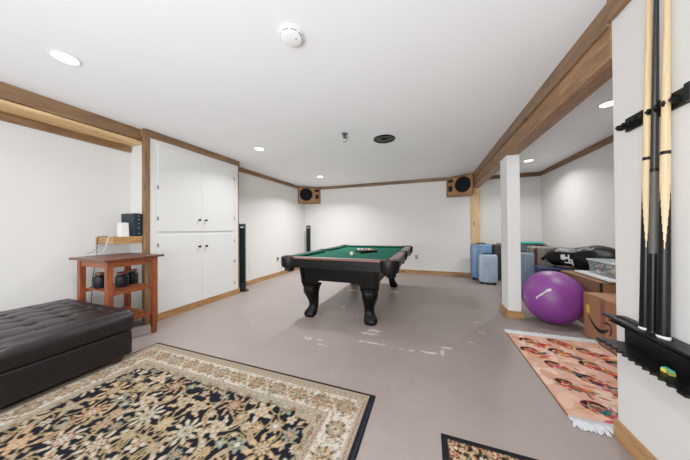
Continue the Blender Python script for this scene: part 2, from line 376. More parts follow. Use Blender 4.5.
NAVY = (24, 27, 36); CREAM = (204, 194, 172); TAN = (186, 160, 130); SAGE = (148, 154, 138); RUST = (140, 88, 70); OLIVE = (110, 102, 78); DARKT = (84, 70, 54); WHT = (216, 209, 194)
def persian(w, h):
    c = Canvas(w, h, .003, NAVY); rnd = random.Random(3)
    bw = .33
    def edge_dist(x, y): return min(x, w-x, y, h-y)
    # field: mirrored about the long centre line
    def sym(fn):
        for sx in (0, 1):
            fn(sx)
    def mx(x, sx): return w-x if sx else x
    placed = []
    def free(x, y, r):
        return all((x-a)**2+(y-b_)**2 > (r+q)**2 for a, b_, q in placed)
    # arabesque scrolls
    for y0 in np.arange(.15, h-.1, .42):
        for x0 in (.52, .86):
            for sx in (0, 1):
                ph = rnd.random()*.4 if 0 else (0 if int(y0*10) % 2 else PI)
                for k, dr in ((0, 1), (1, -1)):
                    pts = []
                    for t in np.linspace(0, 1, 46):
                        a = ph+dr*t*4.6; rr = .17*(1-t*.78)
                        pts.append((mx(x0+.02+rr*math.cos(a)+k*.05, sx), y0+.1*k+rr*math.sin(a)*1.1))
                    c.stroke(pts, lambda t: .016*(1-t)**.6+.003, TAN); c.stroke(pts, lambda t: .009*(1-t)**.6+.001, (196, 176, 138))
                    c.stroke(pts[::1], lambda t: .004, SAGE if k else RUST)
    for R_, tries in ((.078, 260), (.05, 1300), (.033, 3500), (.020, 7000)):
        for _ in range(tries):
            x = rnd.uniform(.26, w/2); y = rnd.uniform(.2, h-.2)
            if x > w/2-.03: x = w/2
            if free(x, y, R_*1.16): placed.append((x, y, R_))
    for (x, y, r) in placed:
        n = rnd.choice((5, 6, 8, 10)); rot = rnd.random()*6
        out = rnd.choice((CREAM, TAN, CREAM, SAGE, (206, 180, 140))); mid = rnd.choice((RUST, SAGE, (196, 150, 110), OLIVE, TAN)); inn = rnd.choice((CREAM, TAN, WHT))
        for sx in (0, 1):
            X = mx(x, sx); rt = PI-rot if sx else rot
            if r > .05:
                if out == SAGE: out = CREAM
                for k in range(n):
                    a = rt+k*2*PI/n; c.leaf(X+r*.78*math.cos(a), y+r*.78*math.sin(a), r*.42, r*.16, a, out)
                c.flower(X, y, r*.95, n, rt, [(1.1, NAVY), (.9, out), (.74, NAVY), (.68, mid), (.56, out), (.38, mid), (.26, inn), (.12, DARKT)])
            elif r > .03:
                c.flower(X, y, r, n, rt, [(1.1, NAVY), (1.0, out), (.58, mid), (.34, inn)])
            else:
                c.leaf(X, y, r*1.2, r*.42, rt, out); c.leaf(X, y, r*.9, r*.36, rt+1.5, rnd.choice((TAN, SAGE, out)))
    # vines joining
    for i in range(260):
        x, y, r = rnd.choice(placed); a = rnd.random()*6; pts = [(x+(r+t*.09)*math.cos(a+t*1.6), y+(r+t*.09)*math.sin(a+t*1.6)) for t in np.linspace(0, 1, 12)]
        for sx in (0, 1): c.stroke([(mx(p[0], sx), p[1]) for p in pts], .0035, (176, 158, 118))
    # border
    Xg, Yg = np.meshgrid(np.arange(c.nx)*c.res, np.arange(c.ny)*c.res)
    D = np.minimum(np.minimum(Xg, w-Xg), np.minimum(Yg, h-Yg))
    # stepped inner outline of the field
    along = np.where(np.minimum(Xg, w-Xg) < np.minimum(Yg, h-Yg), Yg-h/2, Xg-w/2)
    cor = (np.minimum(Xg, w-Xg)+np.minimum(Yg, h-Yg)); scal = .022*np.abs(np.sin(along*PI/.17))-.006+.03*(cor < 2*bw+.09)
    cor = (np.minimum(Xg, w-Xg)+np.minimum(Yg, h-Yg))
    bm = (D < bw-.03+scal)
    c.a[bm] = lin(DARKT)
    bm = (D < bw-.036+scal)
    c.a[bm] = lin((176, 162, 138))
    c.a[(D < bw-.05)] = lin((166, 148, 116)); c.a[D < bw-.056] = lin((190, 178, 158)); c.a[D < bw-.082] = lin((132, 112, 88)); c.a[D < bw-.088] = lin(WHT)
    c.a[D < .082] = lin((132, 112, 88)); c.a[D < .077] = lin((188, 174, 154)); c.a[D < .046] = lin((140, 118, 92)); c.a[D < .041] = lin((188, 174, 154))
    c.a[D < .02] = lin(NAVY)
    def ring_pts(d, step):
        P = []; nx_ = max(2, int(round((w-2*d)/step))); ny_ = max(2, int(round((h-2*d)/step)))
        for k in range(nx_): P += [(d+(w-2*d)*k/nx_, d, 0), (w-d-(w-2*d)*k/nx_, h-d, PI)]
        for k in range(ny_): P += [(w-d, d+(h-2*d)*k/ny_, PI/2), (d, h-d-(h-2*d)*k/ny_, -PI/2)]
        return P
    for i, (x, y, a) in enumerate(ring_pts(.163, .175)):        # main band palmettes
        col = [(TAN, RUST), (SAGE, TAN), ((206, 176, 134), OLIVE)][i % 3]
        for k in range(8):
            q = a+k*PI/4; c.leaf(x+.045*math.cos(q), y+.045*math.sin(q), .024, .010, q, OLIVE if i % 2 else TAN)
        c.flower(x, y, .060, 8, a, [(1.08, DARKT), (1, col[0]), (.72, col[1]), (.55, CREAM), (.3, col[1]), (.14, NAVY)])
    for i, (x, y, a) in enumerate(ring_pts(.163, .0875)):
        if i % 2:
            for dd in (-1, 1):
                px, py = x-math.sin(a)*.035*dd, y+math.cos(a)*.035*dd
                c.flower(px, py, .020, 5, i, [(1, OLIVE), (.7, TAN), (.35, RUST)])
            pts = [(x+math.cos(a)*t*.08-math.sin(a)*.03*math.sin(t*PI*1.1), y+math.sin(a)*t*.08+math.cos(a)*.03*math.sin(t*PI*1.1)) for t in np.linspace(-1, 1, 22)]
            c.stroke(pts, .0055, TAN); c.stroke(pts, .0022, OLIVE)
    for d, st in ((.061, .04), (bw-.069, .05)):
        for i, (x, y, a) in enumerate(ring_pts(d, st)):
            c.flower(x, y, .0125, 5, a, [(1, [RUST, SAGE][i % 2]), (.45, CREAM)]); c.leaf(x+math.cos(a)*st/2, y+math.sin(a)*st/2, .012, .005, a, OLIVE)
    for i, (x, y, a) in enumerate(ring_pts(bw-.040, .06)):
        c.flower(x, y, .014, 5, a, [(1.15, DARKT), (1, [CREAM, RUST, SAGE][i % 3]), (.45, TAN)]); c.leaf(x+math.cos(a)*.03, y+math.sin(a)*.03, .016, .006, a+.5, [OLIVE, SAGE][i % 2])
    for i, (x, y, a) in enumerate(ring_pts(.030, .026)): c.flower(x, y, .006, 4, a, [(1, [OLIVE, RUST][i % 2])])
    for _ in range(6500):                                       # speckle in the border
        side = rnd.random()
        x, y = (rnd.uniform(0, w), rnd.choice((rnd.uniform(.088, .24), h-rnd.uniform(.088, .24)))) if side < .5 else (rnd.choice((rnd.uniform(.088, .24), w-rnd.uniform(.088, .24))), rnd.uniform(0, h))
        if min(x, w-x, y, h-y) > .086: c.leaf(x, y, .010, .004, rnd.random()*6, rnd.choice((TAN, SAGE, OLIVE, (190, 150, 112))))
    c.a[(Xg > w-.042) | (Xg < .042)*0 > 0] = lin((26, 32, 42)); c.a[Xg < .012] = lin(NAVY)
    c.a[(Xg > w-.022) & (Xg < w-.016)] = lin((62, 66, 74))
    c.half(); return c
RW = 2.255
cv = persian(RW, 3.1); cv.a = cv.a*np.array((.84, .84, .88))
rug = cv.mesh('area_rug', -RW/2, -1.55, .007); rug.location = (-.355-RW/2, 1.56-1.55, 0)
tag(rug, 'large navy and cream floral persian style rug partly under the leather ottoman', 'rug')

def runner(w, h):
    c = Canvas(w, h, .003, (224, 188, 170)); rnd = random.Random(11)
    for _ in range(160):
        c.leaf(rnd.uniform(0, w), rnd.uniform(0, h), rnd.uniform(.04, .12), rnd.uniform(.02, .05), rnd.random()*6, rnd.choice(((232, 196, 178), (220, 176, 150), (236, 208, 190), (224, 182, 166))))
    pal = [(206, 84, 40), (196, 56, 38), (222, 130, 58), (40, 92, 120), (52, 120, 110), (210, 96, 120), (226, 178, 70), (96, 148, 96), (120, 60, 50), (58, 70, 110)]
    figs = [(.15, 1.10), (.42, 1.17), (.10, .88), (.34, .93), (.60, 1.02), (.20, .67), (.50, .75), (.72, .84), (.36, .52), (.64, .58), (.16, .40), (.48, .34), (.74, .36), (.22, .16), (.56, .13), (.78, .12)]
    for (x, y) in figs:
        x *= w/.84; y *= h/1.25
        for _ in range(20):                                    # paint splashes
            a = rnd.gauss(-.7, .5); d = rnd.uniform(0, .11)
            c.leaf(x+.04+d*math.cos(a)+rnd.gauss(0, .015), y-.03+d*math.sin(a)+rnd.gauss(0, .015), rnd.uniform(.012, .05), rnd.uniform(.004, .016), rnd.gauss(-.6, .7), rnd.choice(pal))
        s_ = rnd.choice((-1, 1)); r = rnd.uniform(.036, .058)
        pts = [(x+r*math.cos(t), y+r*.8*math.sin(t)) for t in np.linspace(.2, 3.6, 16)]
        c.stroke(pts, lambda t: .012+.006*math.sin(t*3.1), rnd.choice(((78, 44, 36), (92, 50, 40), (60, 38, 38))))
        c.flower(x, y-.004, r*.6, 3, rnd.random()*3, [(1, (218, 150, 116)), (.6, rnd.choice(((206, 120, 90), (190, 96, 70), (214, 140, 84))))])
        for _ in range(24): c.leaf(x+rnd.gauss(.008, .034), y+rnd.gauss(-.008, .03), rnd.uniform(.008, .026), rnd.uniform(.003, .009), rnd.gauss(-.5, .6), rnd.choice(pal+[(78, 44, 36), (120, 66, 50)]))
        c.leaf(x+.02, y-.05, .04, .018, -.4, rnd.choice(pal)); c.leaf(x+.035, y-.075, .035, .012, -.2, rnd.choice(pal))
        c.leaf(x-.03, y-.045, .03, .009, -1.1, rnd.choice(pal))
    for _ in range(70):
        c.leaf(rnd.uniform(0, w), rnd.uniform(0, h), rnd.uniform(.004, .02), rnd.uniform(.002, .006), rnd.gauss(-.7, .4), rnd.choice(pal), None)
    Xg, Yg = np.meshgrid(np.arange(c.nx)*c.res, np.arange(c.ny)*c.res)
    c.a[(Xg < .012) | (Xg > w-.012)] = lin((150, 112, 84)); c.half(); return c
rr = thing('runner_rug', 'peach rug with colourful painted figures and white fringed ends, by the right wall', 'rug', (1.165, 2.40, 0))
runner(.775, 1.22).mesh('woven_field', -.3875, -.63, .006, rr)
def fringe(sy):
    f = MB(); rnd = random.Random(5+sy)
    Ye = .59 if sy > 0 else .63
    f.box(-.3875, .3875, sy*Ye-.012, sy*Ye+.012, .001, .012)
    for k in range(150):
        x = -.385+.77*(k+.5)/150; L = rnd.uniform(.05, .085); dx = rnd.gauss(0, .016)
        f.tube([(x, sy*Ye, .009), (x+dx*.4, sy*(Ye+L*.5), .010+rnd.random()*.008), (x+dx, sy*(Ye+L), .006)], [.0055, .0075, .005], 5)
    o = f.build('fringe', M['fringe'], rr, smooth=True); return o
M['fringe'] = plain('white_cotton_fringe', (216, 220, 222), .9, var=.1, scale=60)
fringe(1); fringe(-1)

def mat_rug(w, h):
    c = Canvas(w, h, .0025, (34, 28, 30)); rnd = random.Random(21)
    pal = [(214, 190, 158), (196, 140, 120), (170, 96, 84), (222, 206, 176), (130, 132, 104), (186, 160, 122), (64, 44, 46), (200, 178, 140)]
    for _ in range(5200):
        c.leaf(rnd.uniform(0, w), rnd.uniform(0, h), rnd.uniform(.006, .018), rnd.uniform(.003, .008), rnd.random()*6, rnd.choice(pal))
    for _ in range(420):
        c.flower(rnd.uniform(0, w), rnd.uniform(0, h), rnd.uniform(.010, .022), 5, rnd.random()*6, [(1.15, (34, 28, 30)), (1, rnd.choice(pal)), (.5, rnd.choice(pal)), (.2, (50, 36, 38))])
    Xg, Yg = np.meshgrid(np.arange(c.nx)*c.res, np.arange(c.ny)*c.res); D = np.minimum(np.minimum(Xg, w-Xg), np.minimum(Yg, h-Yg))
    c.a[D < .034] = lin((28, 34, 38)); c.a[(D > .036) & (D < .040)] = lin((150, 96, 78)); c.half(); return c
mr = mat_rug(.80, 1.5).mesh('small_rug', -.40, -.75, .006); mr.location = (.45, 1.40-.75, 0)
tag(mr, 'small dark-bordered rug with dense pink and cream pattern at the bottom edge', 'rug')

# ------------------------------------------------------------------ leather ottoman
OX0, OX1, OY0, OY1 = -3.56, -2.50, -.62, 1.288
oc = (-3.03, .33, 0); ot = thing('leather_ottoman', 'long dark brown leather ottoman with tufted top, at the left wall', 'ottoman', oc)
MB().box(OX0+.004, OX1-.002, OY0+.004, OY1+.004, .055, .266).build('base', M['leather'], ot, off=oc, bevel=.018, seg=3)
def cushion():
    nx, ny = 90, 150; W = OX1-OX0; L = OY1-OY0; cx, cy = W/5, L/9
    def top(i, j):
        x = W*i/nx; y = L*j/ny
        e = min(x, W-x, y, L-y); inx = x > .11 and x < W-.11 and y > .11 and y < L-.11
        z = .448+.022*math.sin(PI*min(1, e/.5)/2)
        if e < .03: z -= .03*(1-math.sqrt(max(0, 1-(1-e/.03)**2)))
        u = (x-.11)/((W-.22)/5); v = (y-.11)/((L-.22)/9)
        if inx:
            du = abs(u-round(u)); dv = abs(v-round(v)); 
            seam = math.exp(-(du/.05)**2)*.5+math.exp(-(dv/.05)**2)*.5
            dip = math.exp(-(du*du+dv*dv)/.022)
            z -= .006*seam+.021*dip; z += .006*math.sin(PI*(u % 1))*math.sin(PI*(v % 1))
        z += .0015*math.sin(x*31+y*13)*math.sin(y*23)
        z -= .004*math.exp(-((e-.105)/.006)**2)
        return (OX0+x, OY0+y, z)
    mb = MB(); vs = [top(i, j) for j in range(ny+1) for i in range(nx+1)]
    fs = [(j*(nx+1)+i, j*(nx+1)+i+1, (j+1)*(nx+1)+i+1, (j+1)*(nx+1)+i) for j in range(ny) for i in range(nx)]
    rim = [i for i in range(nx+1)]+[j*(nx+1)+nx for j in range(1, ny+1)]+[ny*(nx+1)+i for i in range(nx-1, -1, -1)]+[j*(nx+1) for j in range(ny-1, 0, -1)]
    base = len(vs); cxm, cym = (OX0+OX1)/2, (OY0+OY1)/2; prev = rim
    for (z, o_) in ((.42, .003), (.35, .007), (.30, .005), (.278, .0), (.270, -.012)):
        new = []
        for k in rim:
            x, y, _ = vs[k]; sx = 1 if x > cxm else -1; sy = 1 if y > cym else -1
            ex = (abs(abs(x-cxm)-W/2) < 1e-6); ey = (abs(abs(y-cym)-L/2) < 1e-6)
            new.append(len(vs)); vs.append((x+(sx*o_ if ex else 0), y+(sy*o_ if ey else 0), z+.002*math.sin(x*9+y*11)))
        for q in range(len(rim)):
            p = (q+1) % len(rim); fs.append((prev[q], new[q], new[p], prev[p]))
        prev = new
    fs.append(tuple(prev)); mb.add(vs, fs)
    return mb
cu_ = cushion().build('cushion', M['leather'], ot, off=oc, smooth=True)
for (x, y) in ((OX0+.08, OY0+.1), (OX0+.08, OY1-.075), (OX1-.075, OY0+.1), (OX1-.075, OY1-.08)):
    z0 = .0072 if x > -2.62 else 0.0
    MB().loft([[(x-.028, y-.028, z0), (x+.028, y-.028, z0), (x+.028, y+.028, z0), (x-.028, y+.028, z0)], [(x-.042, y-.042, .066), (x+.042, y-.042, .066), (x+.042, y+.042, .066), (x-.042, y+.042, .066)]]).build('foot', M['footwood'], ot, off=oc, bevel=.003)

# ------------------------------------------------------------------ slatted console
tc_ = (-3.17, 1.52, 0); ct = thing('slatted_console_table', 'orange-brown wooden side table with two slatted shelves between ottoman and cabinet', 'side table', tc_)
X0, X1, Y0, Y1 = -3.44, -2.905, 1.295, 1.735
MB().box(X0-.045, X1+.045, Y0-.045, Y1+.045, .852, .878).build('tabletop', M['cherrytop'], ct, off=tc_, bevel=.007)
for (x, y) in ((X0, Y0), (X1-.05, Y0), (X0, Y1-.05), (X1-.05, Y1-.05)):
    MB().loft([[(x+.006, y+.006, 0), (x+.044, y+.006, 0), (x+.044, y+.044, 0), (x+.006, y+.044, 0)], [(x, y, .14), (x+.05, y, .14), (x+.05, y+.05, .14), (x, y+.05, .14)], [(x, y, .852), (x+.05, y, .852), (x+.05, y+.05, .852), (x, y+.05, .852)]]).build('leg', M['cherry_z'], ct, off=tc_, bevel=.003)
a = MB(); a.box(X0+.05, X1-.05, Y0+.008, Y0+.028, .785, .852).box(X0+.05, X1-.05, Y1-.028, Y1-.008, .785, .852)
a.box(X0+.008, X0+.028, Y0+.05, Y1-.05, .785, .852).box(X1-.028, X1-.008, Y0+.05, Y1-.05, .785, .852)
a.build('apron', M['cherry_x'], ct, off=tc_, bevel=.002)
for z in (.535, .235):
    s_ = MB(); s_.box(X0+.01, X0+.032, Y0+.05, Y1-.05, z-.028, z).box(X1-.032, X1-.01, Y0+.05, Y1-.05, z-.028, z)
    for k in range(9):
        y = Y0+.052+k*.0398; s_.box(X0+.002, X1-.002, y-.001, y+.018, z, z+.012)
    s_.build('slatted_shelf', M['cherry_x'], ct, off=tc_, bevel=.0015)
def jar(label, x, y, r=.050, h=.125):
    t = thing('storage_jar', label, 'jar', (x, y, .5475), group=None)
    MB().lathe([(r*.9, 0), (r, .008), (r, h*.72), (r*.93, h*.83), (r*.72, h*.9), (r*.72, h)], n=28).build('jar_body', M['jar'], t, smooth='auto')
    MB().lathe([(r*.66, h+.0005), (r*.78, h+.001), (r*.78, h+.016), (r*.7, h+.019)], n=24).build('lid', M['cork'], t, smooth='auto')
    return t
jar('black jar with brown lid on the console shelf, leftmost of three', -3.29, 1.41, .050, .140)
jar('black jar with brown lid on the console shelf, middle of three', -3.12, 1.515, .054, .138)
jar('black jar with brown lid on the console shelf, rightmost of three, farther back', -3.19, 1.645, .050, .142)

def rr_(sx, sy, z, r=.012):
    return [(cx_+r*math.cos(a0+PI/2*k/4), cy_+r*math.sin(a0+PI/2*k/4), z) for (cx_, cy_, a0) in ((sx-r, sy-r, 0), (-sx+r, sy-r, PI/2), (-sx+r, -sy+r, PI), (sx-r, -sy+r, 1.5*PI)) for k in range(5)]
# wall shelf and electronics
wsf = single('wall_shelf', MB().box(-.168, .172, -.165, .117, 0, .082), M['honey_y'], 'short thick honey wood wall shelf above the console table', 'shelf', (-3.45, 1.675, 1.0), bevel=.004)
nb = thing('network_drive', 'dark blue-grey electronics box standing on the wall shelf', 'electronics', (-3.385, 1.748, 1.0825))
MB().box(-.15, .100, -.045, .040, 0, .275).build('case', M['nas'], nb, bevel=.008)
MB().box(.100, .109, -.030, .040, .008, .267).build('front_panel', M['nas'], nb, bevel=.002)
for z in (.03, .10, .15, .20, .24): MB().box(.109, .1102, .0, .008, z, z+.004).build('indicator_light', M['whitep'], nb)
rt = single('internet_router', MB().loft([rr_(.040, .046, 0), rr_(.038, .044, .012), rr_(.034, .040, .155), rr_(.028, .034, .160)]), M['whitep'], 'small white box device in front of the dark electronics box on the wall shelf', 'router', (-3.35, 1.635, 1.0825), smooth='auto')
cb = MB()
cb.tube([(-3.37, 1.585, 1.09), (-3.36, 1.54, 1.088), (-3.35, 1.507, 1.088), (-3.35, 1.498, 1.04), (-3.36, 1.485, .96), (-3.40, 1.47, .90), (-3.50, 1.44, .886), (-3.54, 1.40, .882)], .003, 6)
tag(cb.build('white_cable', M['whitep'], smooth=True), 'thin white cable drooping over the wall shelf end', 'cable')
cb = MB()
cb.tube([(-3.5, 1.60, 1.086), (-3.52, 1.53, 1.087), (-3.535, 1.503, 1.086), (-3.54, 1.495, 1.04), (-3.55, 1.495, .93), (-3.56, 1.49, .80), (-3.58, 1.47, .6), (-3.585, 1.46, .3), (-3.59, 1.44, .012)], .0035, 6)
cb.tube([(-3.535, 1.500, 1.045), (-3.545, 1.482, .99), (-3.54, 1.486, .95), (-3.55, 1.46, .91), (-3.57, 1.42, .90)], .0025, 6)
tag(cb.build('black_cable', M['black'], smooth=True), 'dark tangled cord hanging from the wall shelf behind the console table', 'cable')

# ------------------------------------------------------------------ tower speakers
def tower(label, x, y, rz):
    t = thing('tower_speaker', label, 'speaker', (x, y, 0), rz, 'slim tower speakers')
    MB().lathe([(.118, 0), (.122, .006), (.114, .016), (.05, .024), (.04, .03)], n=36).build('base_plate', M['blackgloss'], t, smooth='auto')
    w, d = .062, .05
    MB().loft([[(-w, -d, .028), (w, -d, .028), (w, d, .028), (-w, d, .028)], [(-w, -d, 1.235), (w, -d, 1.235), (w, d, 1.27), (-w, d, 1.27)]]).build('column', M['tower'], t, bevel=.008)
    MB().box(-w+.010, w-.010, -d-.007, -d, .16, 1.17).build('grille', M['grille'], t, bevel=.003)
    MB().box(-.028, .028, -d-.0015, -d, 1.19, 1.203).build('badge', M['chrome'], t)
    return t
tower('slim black tower speaker standing beside the white built-in cabinet', -3.325, 3.425, math.radians(35))
tower('slim black tower speaker in the far left corner behind the pool table', -3.33, 5.98, math.radians(25))

# ------------------------------------------------------------------ corner speakers under the ceiling
def corner_speaker(label, a, b_, back, flip):
    # a,b_: ends of the front face (xy), back: corner point
    z0, z1 = 1.90, 2.385; ax = Vector((b_[0]-a[0], b_[1]-a[1], 0)); L = ax.length; ax.normalize(); nrm = Vector((ax.y, -ax.x, 0))
    o = Vector((a[0], a[1], z0)); t = thing('corner_speaker', label, 'speaker', tuple(o), math.atan2(ax.y, ax.x), 'wooden corner speakers')
    inv = Matrix.Rotation(-math.atan2(ax.y, ax.x), 4, 'Z') @ Matrix.Translation(-o); bk = inv @ Vector((back[0], back[1], z0)); h = z1-z0
    MB().prism([(0, 0), (L, 0), (bk.x, bk.y)], 0, h).build('cabinet_box', M['honey_x'], t, bevel=.004)
    fr = MB(); fr.box(0, L, -.012, 0, 0, .03).box(0, L, -.012, 0, h-.03, h).box(0, .03, -.012, 0, .03, h-.03).box(L-.03, L, -.012, 0, .03, h-.03); fr.build('front_frame', M['stain_x'], t, bevel=.002)
    R = .185; cx = L-.24 if flip else .24; cz = h*.54
    wf = MB().lathe([(R, 0), (R, .010), (R*.93, .016), (R*.9, .008), (R*.5, .016), (R*.2, .02), (.001, .021)], (0, 0, 0), 40, axis='y'); wf.v = [(cx+x, -y-.001, cz+z) for x, y, z in wf.v]
    wf.build('woofer', M['grille'], t, smooth='auto')
    tx = .05 if flip else L-.05
    s = 1 if flip else -1
    MB().box(tx, tx+s*.12, -.012, -.001, h*.72, h*.72+.075).build('horn', M['black'], t, bevel=.004)
    MB().box(tx, tx+s*.10, -.012, -.001, h*.28, h*.28+.13).build('tweeter', M['black'], t, bevel=.004)
corner_speaker('wooden corner speaker near the far left ceiling corner', (-3.545, 5.76), (-3.02, 6.165), (-3.545, 6.165), False)
corner_speaker('wooden corner speaker near the ceiling where the brown beam meets the back wall', (.41, 6.165), (.935, 5.80), (.935, 6.165), True)

# ------------------------------------------------------------------ pool table
TX0, TX1, TY0, TY1 = -1.82, -.345, 2.55, 4.86; TZ = .795; cxT, cyT = (TX0+TX1)/2, (TY0+TY1)/2; po = (cxT, cyT, 0)
pt = thing('pool_table', 'pool table with green felt and black carved legs in the middle of the room', 'pool table', po)
W2, L2 = (TX1-TX0)/2, (TY1-TY0)/2; RWD = .105; CW = .05; zb = TZ-.035
MB().box(-W2+.06, W2-.06, -L2+.06, L2-.06, zb-.03, zb).build('felt_bed', M['felt'], pt)
g = .115   # pocket clearance at corners
def rail(x0, x1, y0, y1): MB().box(x0, x1, y0, y1, TZ-.026, TZ).build('rail', M['rail'], pt, bevel=.008, seg=3)
rail(-W2+g, W2-g, -L2, -L2+RWD); rail(-W2+g, W2-g, L2-RWD, L2)
for sx in (-1, 1):
    xa, xb = sorted((sx*W2, sx*(W2-(RWD if sx > 0 else .045))))
    rail(xa, xb, -L2+g, -.07); rail(xa, xb, .07, L2-g)
def cush(ax, c0, lo, hi, sgn, wx=0):
    # cushion along axis ax, back edge at c0, pointing inwards sgn
    prof = [(0, TZ-.002), (CW*.8+wx, TZ-.003), (CW+wx, TZ-.012), (CW*.7+wx, zb+.002), (0, zb+.002)]
    r0 = []; r1 = []
    for u, z in prof:
        k = c0+sgn*u; s = max(0, u-wx)*.9
        r0.append((lo+s, k, z) if ax == 'x' else (k, lo+s, z)); r1.append((hi-s, k, z) if ax == 'x' else (k, hi-s, z))
    MB().loft([r0, r1]).build('cushion', M['feltd'], pt, bevel=.002)
cush('x', -L2+RWD, -W2+g+.01, W2-g-.01, 1); cush('x', L2-RWD, -W2+g+.01, W2-g-.01, -1)
for sx in (-1, 1):
    cw_ = 0 if sx > 0 else RWD-.045
    cush('y', sx*(W2-RWD+cw_), -L2+g+.01, -.065, -sx, cw_); cush('y', sx*(W2-RWD+cw_), .065, L2-g-.01, -sx, cw_)
def apron(x0, x1, y0, y1, face):
    mb = MB().box(x0, x1, y0, y1, TZ-.135, TZ-.027)
    if face in 'ns':
        y = y0 if face == 's' else y1; d = -.006 if face == 's' else .006
        mb.box(x0+.06, x1-.06, y, y+d, TZ-.118, TZ-.066)
        for k in range(14): 
            xx = x0+.1+(x1-x0-.2)*k/13; mb.tube([(xx-.03, y+d, TZ-.092), (xx, y+d*1.7, TZ-.083+.012*(k % 2)), (xx+.03, y+d, TZ-.092)], .003, 5)
    else:
        x = x0 if face == 'w' else x1; d = -.006 if face == 'w' else .006
        mb.box(x, x+d, y0+.06, y1-.06, TZ-.118, TZ-.066)
    mb.build('apron', M['blackwood'], pt, bevel=.004)
apron(-W2+g-.02, W2-g+.02, -L2+.008, -L2+.05, 's'); apron(-W2+g-.02, W2-g+.02, L2-.05, L2-.008, 'n')
for sx, fc in ((-1, 'w'), (1, 'e')):
    xa, xb = sorted((sx*(W2-.008), sx*(W2-.05)))
    apron(xa, xb, -L2+g-.02, -.06, fc); apron(xa, xb, .06, L2-g+.02, fc)
# cabinet body under the rails, arched between the legs
def body_side(n_out, length, axis):
    top, z_l, z_m = TZ-.136, .43, .487
    pts = [(-length/2*1.04, top), (length/2*1.04, top), (length/2, z_l), (length/2-.19, z_l)]
    pts += [(length/2-.22, z_l+.012), (length/2-.245, z_m-.004), (length/2-.28, z_m)]
    pts += [(-(length/2-.28), z_m), (-(length/2-.245), z_m-.004), (-(length/2-.22), z_l+.012), (-(length/2-.19), z_l), (-length/2, z_l)]
    return pts
BX, BY0, BY1 = .512, -L2+.10, L2-.12
for (yy, s) in ((BY0, -1), (BY1, 1)):
    poly = body_side(0, 2*BX, 'x'); m_ = plate(poly, [], 0, .03); m_.v = [(x, yy+(-z if s < 0 else z)+ (0.03 if s<0 else -.03) - s*(.66-y)*.12, y) for x, y, z in m_.v]
    m_.build('end_panel', M['blackwood'], pt, bevel=.003)
for s in (-1, 1):
    LL = BY1-BY0; poly = body_side(0, LL-.0, 'y'); m_ = plate(poly, [], 0, .03); m_.v = [(s*(BX-.03+z-(.66-y)*.10), (BY0+BY1)/2+x*.985, y) for x, y, z in m_.v]
    m_.build('side_panel', M['blackwood'], pt, bevel=.003)
def leg(sx, y, sy):
    secs = [(.432, .000, .104), (.422, .004, .112), (.412, .004, .112), (.404, .0, .100), (.38, .008, .100), (.34, .014, .098), (.29, .008, .086), (.24, -.008, .070), (.19, -.018, .062), (.15, -.020, .058), (.12, -.012, .061), (.095, .004, .070), (.065, .022, .080), (.035, .028, .082), (.012, .028, .068), (0, .026, .058)]
    n = 40; rings = []
    for z, off, hs in secs:
        ring = []; cx_, cy_ = sx*(.392+off*.6), y+sy*off*1.0
        for k in range(n):
            a = 2*PI*k/n; c_, s_ = math.cos(a), math.sin(a); p = 5 if z > .40 else 2.7
            rad = hs/((abs(c_)**p+abs(s_)**p)**(1/p))
            if .16 < z < .40: rad *= 1+.035*math.cos(a*10)
            if z < .1: rad *= 1+.04*math.cos(a*8)
            ring.append((cx_+rad*c_, cy_+rad*s_, z))
        rings.append(ring)
    MB().loft(rings).build('leg', M['blackwood'], pt, smooth='auto', sub=1)
for sx in (-1, 1):
    leg(sx, BY0+.10, -1); leg(sx, BY1-.14, 1)
# pockets
def pocket(x, y, dx, dy, side=False):
    ang = math.atan2(dy, dx); r = .098 if not side else .062; span = 1.9 if not side else 1.35
    cx_, cy_ = x-dx*.115, y-dy*.105
    if side: cx_ = x-dx*.06
    p = MB(); n = 22; prof = [(r-.022, TZ+.001), (r, TZ+.006), (r+.016, TZ+.001), (r+.022, TZ-.03), (r+.016, TZ-.10), (r+.006, TZ-.138), (r-.012, TZ-.138), (r-.018, TZ-.05)]
    rings = []
    for k in range(n):
        a = ang-span+2*span*k/(n-1); rings.append([(cx_+q*math.cos(a), cy_+q*math.sin(a), z) for q, z in prof])
    p.loft(rings)
    pk = p.build('pocket', M['blackleather'], pt, smooth='auto')
    MB().lathe([(r-.010, zb+.0005), (r-.010, zb+.003), (r-.014, zb+.004)], (cx_, cy_, 0), 28).build('pocket_hole', M['ink'], pk, smooth='auto')
    bs = MB().lathe([(r-.035, TZ-.13), (r-.038, TZ-.16), (r-.050, TZ-.185), (r-.070 if r > .07 else .006, TZ-.2)], (cx_, cy_, 0), 20)
    for k in range(7):
        a = ang-1.2+2.4*k/6; q = r-.035; bs.tube([(cx_+q*math.cos(a), cy_+q*math.sin(a), TZ-.13), (cx_+(q+.006)*math.cos(a), cy_+(q+.006)*math.sin(a), TZ-.178-.012*(k % 2))], [.007, .010], 6)
    bs.build('basket', M['blackleather'], pk, smooth='auto')
for sx in (-1, 1):
    for sy in (-1, 1): pocket(sx*W2, sy*L2, sx*.72, sy*.72)
    pocket(sx*W2, 0, sx, 0, True)
